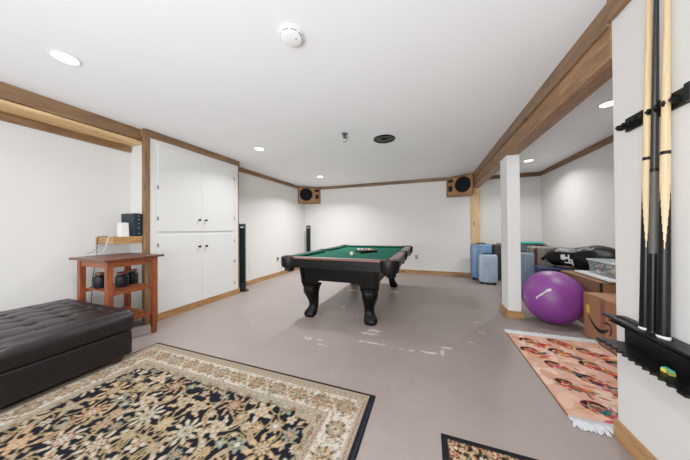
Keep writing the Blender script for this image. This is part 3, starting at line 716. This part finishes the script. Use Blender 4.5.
# balls
def pball(label, x, y, col, group=None, z=None, stripe=False):
    m = plain('ball_enamel', col, .12, var=0, coat=.5)
    mb = MB(); n = 16; prof = [(max(.0003, .0285*math.sin(PI*k/n)), -.0285*math.cos(PI*k/n)) for k in range(n+1)]; mb.lathe(prof, n=20)
    mats = [m]
    if stripe:
        mats.append(M['whitep'])
        for i, f in enumerate(mb.f):
            zc = sum(mb.v[k][2] for k in f)/len(f)
            if abs(zc) > .015: mb.mi[i] = 1
    return single('pool_ball', mb, mats, label, 'ball', (x, y, (z or zb)+.0287), smooth=True, group=group)
single('cue_ball', MB().lathe([(max(.0003, .0285*math.sin(PI*k/16)), -.0285*math.cos(PI*k/16)) for k in range(17)], n=24), plain('cue_ball_white', (236, 230, 205), .15, var=0), 'white cue ball alone on the green felt', 'ball', (-1.075, 3.22, zb+.0287), smooth=True)
ax0, ay0 = -1.02, 3.58    # apex towards the camera
cols = [('yellow', (236, 190, 44), 0), ('blue', (38, 60, 140), 0), ('red', (200, 50, 44), 0), ('purple', (84, 50, 120), 0), ('black', (18, 18, 20), 0), ('orange', (232, 120, 40), 0), ('green', (28, 110, 70), 0), ('maroon', (120, 34, 40), 0), ('yellow striped', (236, 190, 44), 1), ('blue striped', (38, 60, 140), 1), ('pink striped', (226, 120, 120), 1), ('purple striped', (84, 50, 120), 1), ('orange striped', (232, 120, 40), 1), ('green striped', (28, 110, 70), 1), ('maroon striped', (120, 34, 40), 1)]
order = [4, 1, 7, 6, 0, 3, 13, 14, 9, 11, 8, 10, 2, 12, 5]; k = 0
for row in range(5):
    for q in range(row+1):
        nm, cl, st = cols[order[k]]; k += 1
        pball('%s pool ball inside the black triangle rack' % nm, ax0+(q-row/2)*.0578, ay0+row*.0502, cl, None, stripe=bool(st))
tr = MB(); ri = [(0, -.068), (.185, .252), (-.185, .252)]; ro = [(0, -.095), (.213, .270), (-.213, .270)]
def rnd_tri(P, r):
    out = []
    for i in range(3):
        p = Vector(P[i]); a = (Vector(P[i-1])-p).normalized(); b_ = (Vector(P[(i+1) % 3])-p).normalized()
        for t in np.linspace(0, 1, 6): q = (p+a*r)*(1-t)**2+p*2*t*(1-t)+(p+b_*r)*t*t; out.append((q.x, q.y))
    return out
single('ball_rack', plate(rnd_tri(ro, .05), [rnd_tri(ri, .035)], 0.0005, .034), M['blackgloss'], 'black triangular rack around the coloured balls on the pool table', 'ball rack', (ax0, ay0, zb), bevel=.003)

# ------------------------------------------------------------------ alcove storage
# exercise ball
eb = thing('exercise_ball', 'large purple exercise ball on the floor beside the white post', 'exercise ball', (1.392, 3.49, 0))
R = .292; prof = [(max(.001, R*math.sin(PI*k/40)), .272-.272*math.cos(PI*k/40)*1.0) for k in range(41)]
prof = [(max(.001, R*abs(math.sin(PI*k/40))**.96), (.31)*(1-math.cos(PI*k/40))) for k in range(41)]
MB().lathe(prof, n=64).build('ball_skin', M['ball'], eb, smooth=True)
def onball(u, v):   # u azimuth, v elevation offset on the camera-facing side
    a = math.radians(u); e = math.radians(v); r = R*1.004
    return (r*math.cos(e)*math.cos(a), r*math.cos(e)*math.sin(a), R*1.062+r*1.062*math.sin(e))
def surf_stroke(pts, wd, mb):
    for (p, q) in zip(pts, pts[1:]):
        p_, q_ = Vector(onball(*p)), Vector(onball(*q)); d = (q_-p_).normalized(); n_ = Vector((p_.x, p_.y, p_.z-R)).normalized(); s = d.cross(n_)*wd
        mb.add([p_-s, p_+s, q_+s, q_-s], [(0, 1, 2, 3)])
wm = MB()
U0 = -140
for k in range(7):       # little script letters climbing to the right
    u = U0+k*3.3; v = 4+k*3.2; surf_stroke([(u, v), (u+1.2, v+3.2), (u+1.8, v+.6), (u+3.2, v+2.2)], .0038, wm)
surf_stroke([(U0-1, 1.5), (U0+10, 12.0), (U0+22, 23)], .0035, wm); surf_stroke([(U0+19, 26), (U0+22, 22), (U0+24, 28), (U0+27, 24)], .0065, wm)
wm.build('white_lettering', M['whitep'], eb)
fm = MB()
for r_ in range(4):
    for k in range(5): surf_stroke([(U0+22+k*3+r_*2, 8+r_*2.6+k*1.2), (U0+24+k*3+r_*2, 9+r_*2.6+k*1.2)], .002, fm)
fm.build('faint_lettering', plain('faint_print', (120, 92, 140), .5), eb)

# suitcases
def suitcase(label, x, y, w, d, h, rz, shell, trimc=None, ribs=7, stripe=None):
    t = thing('suitcase', label, 'suitcase', (x, y, 0), rz, 'suitcases stored behind the white post')
    z0 = .045; rings = []; n = 64
    def ring(z, sc):
        pts = []
        for k in range(n):
            a = 2*PI*k/n; c_, s_ = math.cos(a), math.sin(a); p = 7; rad = 1/((abs(c_)**p+abs(s_)**p)**(1/p))
            px, py = rad*c_*w/2*sc, rad*s_*d/2*sc
            if abs(s_) > .35 and ribs: py *= 1+.035*math.cos(px/w*2*PI*ribs)
            pts.append((px, py, z))
        return pts
    for z, sc in ((z0, .86), (z0+.012, .95), (z0+.04, 1), (z0+h*.3, 1.0), (z0+h*.6, 1), (h-.04, 1), (h-.012, .955), (h, .87)): rings.append(ring(z, sc))
    sh = MB().loft(rings).build('shell', shell, t, smooth='auto')
    zp = MB(); tz = .004
    zp.tube([(-w/2*.9, 0, z0+.004), (-w/2-.002, 0, z0+.04), (-w/2-.002, 0, h-.04), (-w/2*.9, 0, h+.001), (w/2*.9, 0, h+.001), (w/2+.002, 0, h-.04), (w/2+.002, 0, z0+.04), (w/2*.9, 0, z0+.004)], .007, 6)
    zp.build('zipper', trimc or M['black'], t, smooth='auto')
    MB().tube([(-.09, 0, h-.004), (-.075, 0, h+.022), (.075, 0, h+.022), (.09, 0, h-.004)], .010, 8).build('handle', M['black'], t, smooth='auto')
    for sx in (-1, 1):
        for sy in (-1, 1):
            wl = MB().lathe([(.008, -.012), (.022, -.012), (.024, -.006), (.024, .006), (.022, .012), (.008, .012)], (sx*(w/2-.045), sy*(d/2-.04), .0245), 16, axis='x')
            wl.box(sx*(w/2-.045)-.018, sx*(w/2-.045)+.018, sy*(d/2-.04)-.014, sy*(d/2-.04)+.014, .034, .056); wl.build('wheel', M['black'], t, smooth='auto')
    if stripe:
        for sx in (-1, 1): MB().box(sx*w/2*.78-.022, sx*w/2*.78+.022, -d/2-.012, -d/2+.01, z0+.02, h-.02).build('corner_strip', stripe, t, bevel=.006)
        MB().tube([(0, -d/2-.006, z0+.05), (0, -d/2-.006, h-.02)], .003, 6).build('seam', M['ink'], t)
    return t
blue = plain('blue_shell', (112, 152, 186), .38, var=.05); lblue = plain('pale_blue_shell', (176, 194, 210), .38, var=.04)
brown = plain('brown_fabric', (70, 58, 54), .8, var=.2, scale=80); silver = plain('champagne_fabric', (160, 152, 146), .6, var=.05, scale=60)
slate = plain('slate_shell', (152, 168, 184), .4, var=.05); tan = plain('brown_leather_trim', (104, 66, 48), .5)
suitcase('tall blue hard-shell suitcase nearest the pale wooden wall post', 1.075, 5.86, .40, .28, .79, math.radians(-4), blue)
suitcase('small pale blue ribbed suitcase standing in front of the tall blue one', 1.125, 5.48, .33, .22, .60, math.radians(-3), lblue, M['chrome'])
suitcase('dark brown fabric suitcase half hidden behind the left side of the white post', 1.485, 5.95, .36, .26, .78, 0, brown, ribs=0)
suitcase('slate blue-grey suitcase just right of the white post', 1.455, 4.72, .34, .26, .73, math.radians(-3), slate)
suitcase('champagne suitcase with brown trim behind the navy bin', 1.845, 4.98, .36, .26, .82, math.radians(3), silver, tan, ribs=0, stripe=tan)
suitcase('bluish-grey suitcase with teal cloth on top behind the champagne one', 1.83, 5.55, .46, .26, .84, 0, plain('grey_blue_fabric', (140, 152, 162), .7, var=.1), tan, ribs=0)
tl = MB(); n1, n2 = 14, 6
vs = [(-.23+.46*i/n1, -.15+.3*j/n2, .012*math.sin(i*1.3+j)*math.cos(j*1.7)+.028-(.04 if j in (0, n2) else 0)) for j in range(n2+1) for i in range(n1+1)]
vs = [(x, y, z*.5) for x, y, z in vs]
tl.add(vs, [(j*(n1+1)+i, j*(n1+1)+i+1, (j+1)*(n1+1)+i+1, (j+1)*(n1+1)+i) for j in range(n2) for i in range(n1)])
o = single('folded_cloth', tl, plain('teal_cloth', (40, 160, 152), .85, var=.15), 'teal cloth lying over the bluish-grey suitcase', 'cloth', (1.83, 5.55, .856), smooth=True)
sd = o.modifiers.new('solid', 'SOLIDIFY'); sd.thickness = .012
# navy bin with lid
nbx = thing('storage_bin', 'navy blue plastic storage bin behind the purple ball', 'storage bin', (1.71, 4.28, 0), math.radians(-4))
nv = plain('navy_plastic', (30, 56, 104), .35, var=.05)
MB().loft([[(-.15, -.12, 0), (.15, -.12, 0), (.15, .12, 0), (-.15, .12, 0)], [(-.18, -.145, .53), (.18, -.145, .53), (.18, .145, .53), (-.18, .145, .53)]]).build('bin_body', nv, nbx, bevel=.012)
MB().box(-.19, .19, -.155, .155, .531, .555).box(-.16, .16, -.125, .125, .55, .565).build('lid', nv, nbx, bevel=.006)

# cardboard boxes
def cbox(name, label, x, y, w, d, h, rz, z=0, mat=None, seam='x', extra=None):
    t = thing('cardboard_box', label, 'box', (x, y, z), rz, 'cardboard boxes stacked in the alcove')
    MB().box(-w/2, w/2, -d/2, d/2, 0, h-.004).build('box_body', mat or M['card'], t, bevel=.003)
    gp = .002
    if seam == 'x':
        MB().box(-w/2+.001, w/2-.001, -d/2+.001, -gp, h-.0035, h).build('flap', mat or M['card'], t); MB().box(-w/2+.001, w/2-.001, gp, d/2-.001, h-.0035, h+.001).build('flap', mat or M['card'], t)
    else:
        MB().box(-w/2+.001, -gp, -d/2+.001, d/2-.001, h-.0035, h).build('flap', mat or M['card'], t); MB().box(gp, w/2-.001, -d/2+.001, d/2-.001, h-.0035, h+.001).build('flap', mat or M['card'], t)
    return t
am = cbox('', 'front cardboard box with a black curved smile arrow and yellow sticker beside the purple ball', 1.785, 2.968, .42, .56, .452, math.radians(3), seam='y')
sm = MB(); fx = -.2115
P0 = [(.205-.27*t, .255-.115*math.sin(PI*(.08+.80*t))-.03*t) for t in np.linspace(0, 1, 24)]   # (y, z) along the left face, from far to near
for i in range(len(P0)-1):
    (ya, za), (yb, zb_) = P0[i], P0[i+1]; wa = .006+.014*math.sin(PI*min(1, (i+1)/26)); wb = .006+.014*math.sin(PI*min(1, (i+2)/26))
    sm.add([(fx, ya, za-wa), (fx, ya, za+wa), (fx, yb, zb_+wb), (fx, yb, zb_-wb)], [(0, 1, 2, 3)])
ye, ze = P0[-1]
def bar(p, q, w_): 
    d = Vector((0, q[0]-p[0], q[1]-p[1])).normalized(); s = Vector((0, -d.z, d.y))*w_
    sm.add([(fx, p[0]-s.y, p[1]-s.z), (fx, p[0]+s.y, p[1]+s.z), (fx, q[0]+s.y, q[1]+s.z), (fx, q[0]-s.y, q[1]-s.z)], [(0, 1, 2, 3)])
AR = [(ye+.055, ze+.040), (ye+.02, ze+.052), (ye-.018, ze+.046), (ye-.028, ze+.020), (ye-.024, ze-.02), (ye-.008, ze-.058)]
for p, q in zip(AR, AR[1:]): bar(p, q, .009)
sm.build('smile_arrow', M['ink'], am)
MB().box(fx, fx+.001, .185, .235, .25, .335).build('yellow_sticker', M['yellow'], am)
MB().box(fx+.0005, fx+.001, -.02, .04, .02, .44).box(-.21, .21, -.0, .04, .4462, .4467).build('packing_tape', M['tape'], am)
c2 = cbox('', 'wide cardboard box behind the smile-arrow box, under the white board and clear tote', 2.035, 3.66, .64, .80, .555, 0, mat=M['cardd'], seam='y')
MB().box(-.322, -.30, -.402, -.39, .0, .55).build('black_edge_tape', M['ink'], c2)
cbox('', 'small cardboard box on top of the smile-arrow box, half hidden by the right wall', 1.905, 2.88, .24, .3, .17, math.radians(3), z=.4545)
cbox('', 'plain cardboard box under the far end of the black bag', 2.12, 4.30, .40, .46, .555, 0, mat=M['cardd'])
# framed white board lying on the box
fb = thing('white_board', 'flat white panel with black edge lying under the clear tote', 'panel', (2.04, 3.56, .5575), math.radians(-1.5))
MB().box(-.25, .25, -.335, .335, 0, .010).build('backing', M['ink'], fb, bevel=.002)
MB().box(-.255, .25, -.335, .335, .010, .028).build('panel_face', M['whitep'], fb, bevel=.002)
# clear tote
tt = thing('clear_tote', 'clear plastic storage tote full of small colourful items on the white panel', 'storage tote', (2.075, 3.55, .5865), math.radians(-1))
w, d, h = .42, .49, .165
def rr_ring(sx, sy, z, r=.03):
    out = []
    for (cx_, cy_, a0) in ((sx-r, sy-r, 0), (-sx+r, sy-r, PI/2), (-sx+r, -sy+r, PI), (sx-r, -sy+r, 1.5*PI)):
        for k in range(6): a = a0+PI/2*k/5; out.append((cx_+r*math.cos(a), cy_+r*math.sin(a), z))
    return out
sh = MB(); sh.loft([rr_ring(w/2*.93, d/2*.95, .0), rr_ring(w/2, d/2, h)], cap=False); sh.add(rr_ring(w/2*.93, d/2*.95, .0), [tuple(range(24))])
sh.build('tub', M['clear'], tt, smooth='auto')
MB().loft([rr_ring(w/2+.010, d/2+.010, h-.012), rr_ring(w/2+.012, d/2+.012, h), rr_ring(w/2+.006, d/2+.006, h+.006), rr_ring(w/2-.03, d/2-.03, h+.008)]).build('lid', clear_mat('milky_lid', (220, 226, 228), .62), tt, smooth='auto')
it = MB(); rnd = random.Random(4); mats = [plain('toy_colour', c, .6) for c in ((214, 178, 70), (70, 96, 110), (226, 222, 214), (90, 110, 80), (190, 140, 60), (60, 66, 74), (170, 180, 188))]
for k in range(260):
    x, y, z = rnd.uniform(-w/2+.04, w/2-.04), rnd.uniform(-d/2+.04, d/2-.04), rnd.uniform(.02, .125); s = rnd.uniform(.008, .022)
    q = MB().box(-s, s, -s*1.3, s*1.3, -s*.6, s*.6); q.xform(Matrix.Translation((x, y, z+.004)) @ Matrix.Rotation(rnd.random()*6, 4, 'Z') @ Matrix.Rotation(rnd.random(), 4, 'X'))
    it.add(q.v, q.f, rnd.randrange(7))
o = it.build('small_items', mats); o.location = (2.075, 3.55, .5865)
tag(o, 'jumble of small yellow, grey and white items inside the clear tote', 'toys', kind='stuff')
# black plastic bag
def bag():
    A = Vector((1.80, 4.42, .705)); B = Vector((2.225, 3.93, .735)); n, m = 60, 48; mb = MB(); ax = (B-A); L = ax.length; t = ax.normalized(); s = t.cross(Vector((0, 0, 1))).normalized(); u = Vector((0, 0, 1))
    from mathutils import noise
    rings = []
    for i in range(m+1):
        q = i/m; f = max(.03, (1-abs(2*q-1)**5))**.5; sag = -.0; bul = 1.0+.10*math.sin(q*9+2.2)+.10*q
        ring = []
        for k in range(n):
            a = 2*PI*k/n; c_, s_ = math.cos(a), math.sin(a)
            p = A+ax*(q*1.30-.15); d = s*c_*.165*f*bul+u*s_*.150*f*bul
            wr = noise.noise(Vector((q*5, c_*1.6, s_*1.6)))*.022+abs(noise.noise(Vector((q*16+3, c_*3+s_, s_*3))))*-.014+noise.noise(Vector((q*30, c_*6, s_*6)))*.005
            d *= (1+wr*6*f); w_ = p+d; w_.z = max(w_.z, .5875 if w_.y < 3.915 else .566); w_.x = min(w_.x, 2.362); ring.append(tuple(w_))
        rings.append(ring)
    mb.loft(rings)
    k = MB()
    k.tube([A-ax*.17, A-ax*.21+Vector((0, 0, -.02)), A-ax*.24+Vector((-.01, 0, -.06))], [.03, .018, .028], 8); mb.add(k.v, k.f)
    return mb, rings
bgm, rings = bag()
bg = thing('black_bag', 'long black plastic-wrapped bag lying on top of the boxes at the alcove wall', 'bag', (1.98, 4.18, .56))
M['bag'] = plain('black_bag_plastic', (15, 18, 21), .42, var=.2, scale=20, bump=.4, spec=.25)
bgm.build('wrap', M['bag'], bg, off=(1.98, 4.18, .56), smooth=True)
lg = MB()      # white printed mark on the side: patch strips hugging the bag
def patch(i0, i1, k0, k1):
    def P(i, k): 
        p = Vector(rings[i][k % 60]); c = Vector((sum(q[0] for q in rings[i])/60, sum(q[1] for q in rings[i])/60, sum(q[2] for q in rings[i])/60)); return tuple(p+(p-c).normalized()*.0025)
    for i in range(i0, i1):
        for k in range(k0, k1): lg.add([P(i, k), P(i+1, k), P(i+1, k+1), P(i, k+1)], [(0, 1, 2, 3)])
for k_ in (22, 24, 26, 29):
    pass
patch(14, 17, 58, 63); patch(17, 19, 59, 61); patch(19, 20, 56, 63); patch(20, 22, 58, 59); patch(21, 22, 53, 58); patch(16, 21, 55, 56)
lg.build('white_print', M['whitep'], bg, off=(1.98, 4.18, .56))

# ------------------------------------------------------------------ cue racks and cues
WX = XR
ur = thing('cue_rack', 'black upper cue holder with clips on the right wall', 'cue rack', (WX, 1.44, 1.66))
uo = (WX, 1.44, 1.66)
MB().box(WX-.014, WX+.001, 1.262, 1.60, 1.632, 1.702).build('back_plate', M['black'], ur, off=uo, bevel=.004)
MB().box(WX-.032, WX-.014, 1.262, 1.285, 1.632, 1.702).build('end_cap', M['black'], ur, off=uo, bevel=.003)
cl = MB().box(WX-.020, WX-.012, 1.285, 1.625, 1.650, 1.672)
ys = [1.335+.036*k for k in range(8)]
for y in ys:
    for s in (-1, 1):
        cl.tube([(WX-.018, y+s*.017, 1.661), (WX-.030, y+s*.0165, 1.661), (WX-.040, y+s*.0165, 1.661), (WX-.047, y+s*.012, 1.661)], [.007, .006, .006, .006], 6)
        cl.box(WX-.042, WX-.018, y+s*.017-.0035, y+s*.017+.0035, 1.648, 1.674)
cl.build('clip_strip', M['black'], ur, off=uo, smooth='auto')
lo = (WX, 1.44, .56)
lr = thing('cue_stand_tray', 'black lower cue tray with scalloped ledges on the right wall', 'cue rack', lo)
MB().box(WX-.014, WX+.001, 1.175, 1.625, .50, .685).build('back_plate', M['black'], lr, off=lo, bevel=.003)
def ledge(z0, z1, depth, notch, holes):
    Y0_, Y1_ = 1.178, 1.645; xo = WX-depth; out = [(WX-.014, Y0_), (WX-.014, Y1_-.03), (xo+.012, Y1_), (xo, Y1_-.006)]
    yy = sorted(ys, reverse=True)
    if notch:
        for y in yy+[1.30, 1.265, 1.225]:
            for k in range(9):
                a = PI/2-PI*k/8; out.append((xo+.016*math.cos(a), y+.0145*math.sin(a)))
    out.append((xo, Y0_))
    hl = [circ(WX-.050, y, .0148, 16) for y in yy] if holes else []
    return plate(out, hl, z0, z1)
ledge(.680, .690, .092, False, True).build('upper_ledge', M['black'], lr, off=lo, bevel=.0015)
ledge(.545, .557, .118, True, False).build('lower_ledge', M['black'], lr, off=lo, bevel=.0015)
MB().box(WX-.085, WX, 1.165, 1.177, .50, .690).build('end_panel', M['black'], lr, off=lo, bevel=.003)
MB().box(WX-.09, WX-.014, 1.215, 1.60, .665, .6705).build('hole_floor', M['black'], lr, off=lo)

def cue(label, y, kind):
    x0 = WX-.050; zb0 = .6715; zt = 2.24; t = thing('pool_cue', label, 'cue', (x0, y, zb0), 0, 'pool cues in the wall rack'); Lc = zt-zb0; t.rotation_euler = (0, .021, 0)
    fat = .0188 if kind == 'maple' else .0160
    def rad(q): return fat-(fat-.0075)*min(1, max(0, q))**1.2
    n = 48; zs = np.linspace(.012, Lc-.03, 420); joint = .785 if kind != 'dark' else .725
    bu = MB(); rings = [[(rad(z/Lc)*math.cos(2*PI*k/n), rad(z/Lc)*math.sin(2*PI*k/n), z) for k in range(n)] for z in zs if z <= joint]
    bu.loft(rings)
    if kind == 'maple':
        for i, f in enumerate(bu.f):
            if len(f) > 4: bu.mi[i] = 1; continue
            z = sum(bu.v[k][2] for k in f)/4; vx = sum(bu.v[k][0] for k in f)/4; vy = sum(bu.v[k][1] for k in f)/4
            a = math.atan2(vy, vx)+2.147; ph = (a/(PI*2/3)) % 1; tri = 1-abs(2*ph-1)
            bu.mi[i] = 1 if z < .385+.27*tri else 0
        mats = [M['maple'], M['blackgloss']]
    else:
        for i, f in enumerate(bu.f):
            z = bu.v[f[0]][2]; bu.mi[i] = 1 if z > .36 else (2 if False else 0)
        mats = [M['blackgloss'], M['wrap']]
    bu.build('butt', mats, t, smooth='auto')
    sh = MB().loft([[(rad(z/Lc)*math.cos(2*PI*k/n), rad(z/Lc)*math.sin(2*PI*k/n), z) for k in range(n)] for z in np.linspace(joint+.001, Lc-.03, 20)])
    sh.build('shaft', M['maple'] if kind == 'maple' else M['cuegrey'], t, smooth='auto')
    r_ = rad(joint/Lc)+.0006
    MB().lathe([(r_-.002, joint-.008), (r_, joint-.007), (r_, joint+.008), (r_-.002, joint+.009)], n=20).build('joint_collar', M['blackgloss'], t, smooth='auto')
    MB().lathe([(fat*.7, 0), (fat*.97, .003), (fat*1.04, .010), (fat*1.04, .024), (fat*1.01, .026)], n=20).build('bumper', M['whitep'] if kind == 'maple' else M['black'], t, smooth='auto')
    MB().lathe([(.0076, Lc-.03), (.0076, Lc-.008), (.0074, Lc-.004), (.004, Lc)], n=16).build('ferrule', M['whitep'], t, smooth='auto')
cue('pale maple pool cue with black pointed butt, farther from the camera in the wall rack', ys[3]-.0, 'maple')
cue('all dark grey and black pool cue between the two pale cues', ys[2], 'dark')
cue('pale maple pool cue with black pointed butt, nearest the camera in the wall rack', ys[1]-.014, 'maple')
def chalk(label, x, y, z, cols, rz):
    t = thing('chalk_cube', label, 'chalk', (x, y, z), rz); MB().box(-.009, .009, -.009, .009, 0, .014).build('paper_sides', plain('chalk_paper', cols[0], .7), t, bevel=.001)
    MB().lathe([(.0095, .0135), (.0095, .018), (.007, .0165)], n=4, a0=PI/4).build('chalk_top', plain('chalk_dust', cols[1], .9), t)
chalk('blue-topped yellow chalk cube on the lower cue tray ledge, left one', .900, 1.335, .5575, ((222, 214, 60), (70, 190, 190)), .3)
chalk('teal-topped chalk cube on the lower cue tray ledge, right one', .900, 1.312, .5575, ((150, 150, 60), (70, 190, 190)), -.2)

# ------------------------------------------------------------------ outlets, ceiling fittings
def outlet(label, loc, rz):
    t = thing('wall_outlet', label, 'outlet', loc, rz)
    MB().box(-.035, .035, -.006, 0, -.057, .057).build('cover_plate', M['beige'], t, bevel=.002)
    for z in (-.022, .022): MB().box(-.015, .015, -.009, -.006, z-.013, z+.013).build('socket', M['beige'], t, bevel=.002)
outlet('beige wall outlet on the back wall right of the pool table', (-.315, YB-.0005, .42), 0)
outlet('beige wall outlet with plugged cord on the far left wall', (XLF+.0005, 4.80, .41), PI/2)
w_ = MB().box(-3.54, -3.51, 4.785, 4.815, .42, .45).tube([(-3.52, 4.80, .43), (-3.50, 4.86, .36), (-3.50, 4.90, .25), (-3.515, 4.93, .12), (-3.515, 4.95, .02)], .004, 6)
w_.box(-3.537, -3.535, 4.79, 4.81, .41, .42)
tag(w_.build('power_cord', M['black'], smooth='auto'), 'thin dark cord plugged into the far left wall outlet', 'cord')

def downlight(label, x, y, power, grp='round recessed ceiling lights'):
    t = thing('recessed_light', label, 'ceiling light', (x, y, H), 0, grp)
    MB().lathe([(.080, -.0005), (.084, -.004), (.072, -.009), (.064, -.004), (.064, -.0005)], n=40).build('trim_ring', M['whitep'], t, smooth='auto')
    MB().lathe([(.066, -.001), (.066, -.005), (.05, -.0065), (.002, -.007)], n=36).build('lens', M['lens'], t, smooth='auto')
    l = bpy.data.lights.new('downlight', 'AREA'); l.shape = 'DISK'; l.size = .13; l.energy = power; l.spread = math.radians(138); l.color = (1, .985, .96)
    lo_ = bpy.data.objects.new('downlight_lamp', l); COL.objects.link(lo_); lo_.parent = t; lo_.location = (0, 0, -.010)
P = 17
downlight('recessed ceiling light nearest the camera, at upper left', -2.45, .86, P*.4)
downlight('recessed ceiling light right of the white cabinet', -2.45, 2.88, P*.9)
downlight('small recessed ceiling light near the far left corner speaker', -2.42, 4.93, P*2.4)
downlight('recessed ceiling light just right of the brown beam and white post', 1.75, 5.2, P*.8)
downlight('recessed ceiling light over the alcove, beside the right wall edge', 1.72, 3.1, P*.4)
for (x, y) in ((-2.45, -1.2), (-.35, .35), (-.35, -1.2)):  # unseen downlights, added as fill from behind and above the camera
    downlight('unseen recessed light added as fill behind the camera', x, y, P*.6)

fl_ = bpy.data.lights.new('ceiling_fill', 'AREA'); fl_.shape = 'DISK'; fl_.size = 1.2; fl_.energy = 62; fl_.color = (1, .99, .98)  # added out-of-view lamp, tilted upwards to brighten the ceiling
fo_ = bpy.data.objects.new('ceiling_fill', fl_); COL.objects.link(fo_); fo_.location = (-.7, -1.0, 1.0); fo_.rotation_euler = (math.radians(180-30), 0, 0)
sd_ = thing('smoke_detector', 'round white smoke detector on the ceiling at the top centre', 'smoke detector', (-.815, 1.26, H))
MB().lathe([(.075, -.0005), (.075, -.012), (.068, -.016)], n=40).build('mounting_ring', M['ceil'], sd_, smooth='auto')
MB().lathe([(.064, -.016), (.066, -.022), (.064, -.036), (.052, -.042), (.002, -.043)], n=40).build('cover', M['ceil'], sd_, smooth='auto')
vt = MB()
for k in range(8):
    a = 2*PI*k/8; q = MB().box(.0655, .0675, -.018, .018, -.026, -.021); q.xform(Matrix.Rotation(a, 4, 'Z')); vt.add(q.v, q.f)
vt.box(.030, .038, -.004, .004, -.0445, -.0425); vt.build('slots', M['metal'], sd_)

cvn = thing('ceiling_speaker', 'round black grille fitting recessed in the ceiling above the pool table', 'ceiling speaker', (-.575, 3.19, H))
MB().lathe([(.150, -.0005), (.150, -.010), (.135, -.016), (.118, -.010), (.118, -.0005)], n=44).build('outer_ring', M['black'], cvn, smooth='auto')
g_ = MB().lathe([(.119, -.001), (.119, -.005), (.001, -.006)], n=40)
g_.build('grille', plain('grey_grille', (72, 76, 78), .6, var=.3, scale=120), cvn, smooth='auto')
MB().lathe([(.045, -.0065), (.045, -.016), (.03, -.022), (.002, -.023)], n=24).build('hub', M['black'], cvn, smooth='auto')
hk = thing('ceiling_hook', 'small metal hook bracket with loose wire on the ceiling, left of the round black fitting', 'hook', (-1.03, 2.83, H))
MB().lathe([(.045, -.0005), (.045, -.006), (.03, -.012), (.002, -.013)], n=24).build('mount_plate', M['chrome'], hk, smooth='auto')
MB().tube([(-.02, 0, -.01), (-.022, 0, -.05), (-.006, 0, -.062)], .006, 6).tube([(.02, 0, -.01), (.024, 0, -.055), (.004, 0, -.065)], .006, 6).tube([(0, 0, -.012), (0, 0, -.06)], .009, 8).build('bracket', M['metal'], hk, smooth='auto')
MB().tube([(.02, 0, -.04), (.034, 0, -.075), (.022, 0, -.10), (-.004, 0, -.112), (-.02, 0, -.106)], .004, 6).build('wire', M['black'], hk, smooth=True)

# ------------------------------------------------------------------ world, camera
sc = bpy.context.scene
w = bpy.data.worlds.new('world'); sc.world = w; w.use_nodes = True
w.node_tree.nodes['Background'].inputs[0].default_value = (.95, .98, 1, 1); w.node_tree.nodes['Background'].inputs[1].default_value = 3.0
sc.view_settings.view_transform = 'Standard'; sc.view_settings.look = 'None'; sc.view_settings.exposure = 0
sc.view_settings.use_curve_mapping = True
cmv = sc.view_settings.curve_mapping; cc = cmv.curves[3]
for x in (.03, .08, .15, .3, .5, .75): cc.points.new(x, TA*x/(1+TB*x))
cc.points[-1].location = (1, TA/(1+TB)); cmv.update()
sc.cycles.use_denoising = True; sc.cycles.max_bounces = 10; sc.cycles.diffuse_bounces = 6; sc.cycles.transparent_max_bounces = 12
cam = bpy.data.cameras.new('camera'); co_ = bpy.data.objects.new('camera', cam); COL.objects.link(co_); sc.camera = co_
a_, p_, r_, f_, sy_ = 3.50312698e-01, 8.03565540e-03, -7.41868243e-03, 230.505572, -2.84408441
fw = Vector((-math.sin(a_)*math.cos(p_), math.cos(a_)*math.cos(p_), math.sin(p_))); rt_ = Vector((math.cos(a_), math.sin(a_), 0)); up_ = rt_.cross(fw)
r2 = math.cos(r_)*rt_+math.sin(r_)*up_; u2 = -math.sin(r_)*rt_+math.cos(r_)*up_
mt = Matrix((r2, u2, -fw)).transposed().to_4x4(); mt.translation = (0, 0, 1.15); co_.matrix_world = mt
cam.sensor_width = 36; cam.lens = f_/690*36; cam.shift_y = sy_/690; cam.clip_start = .02
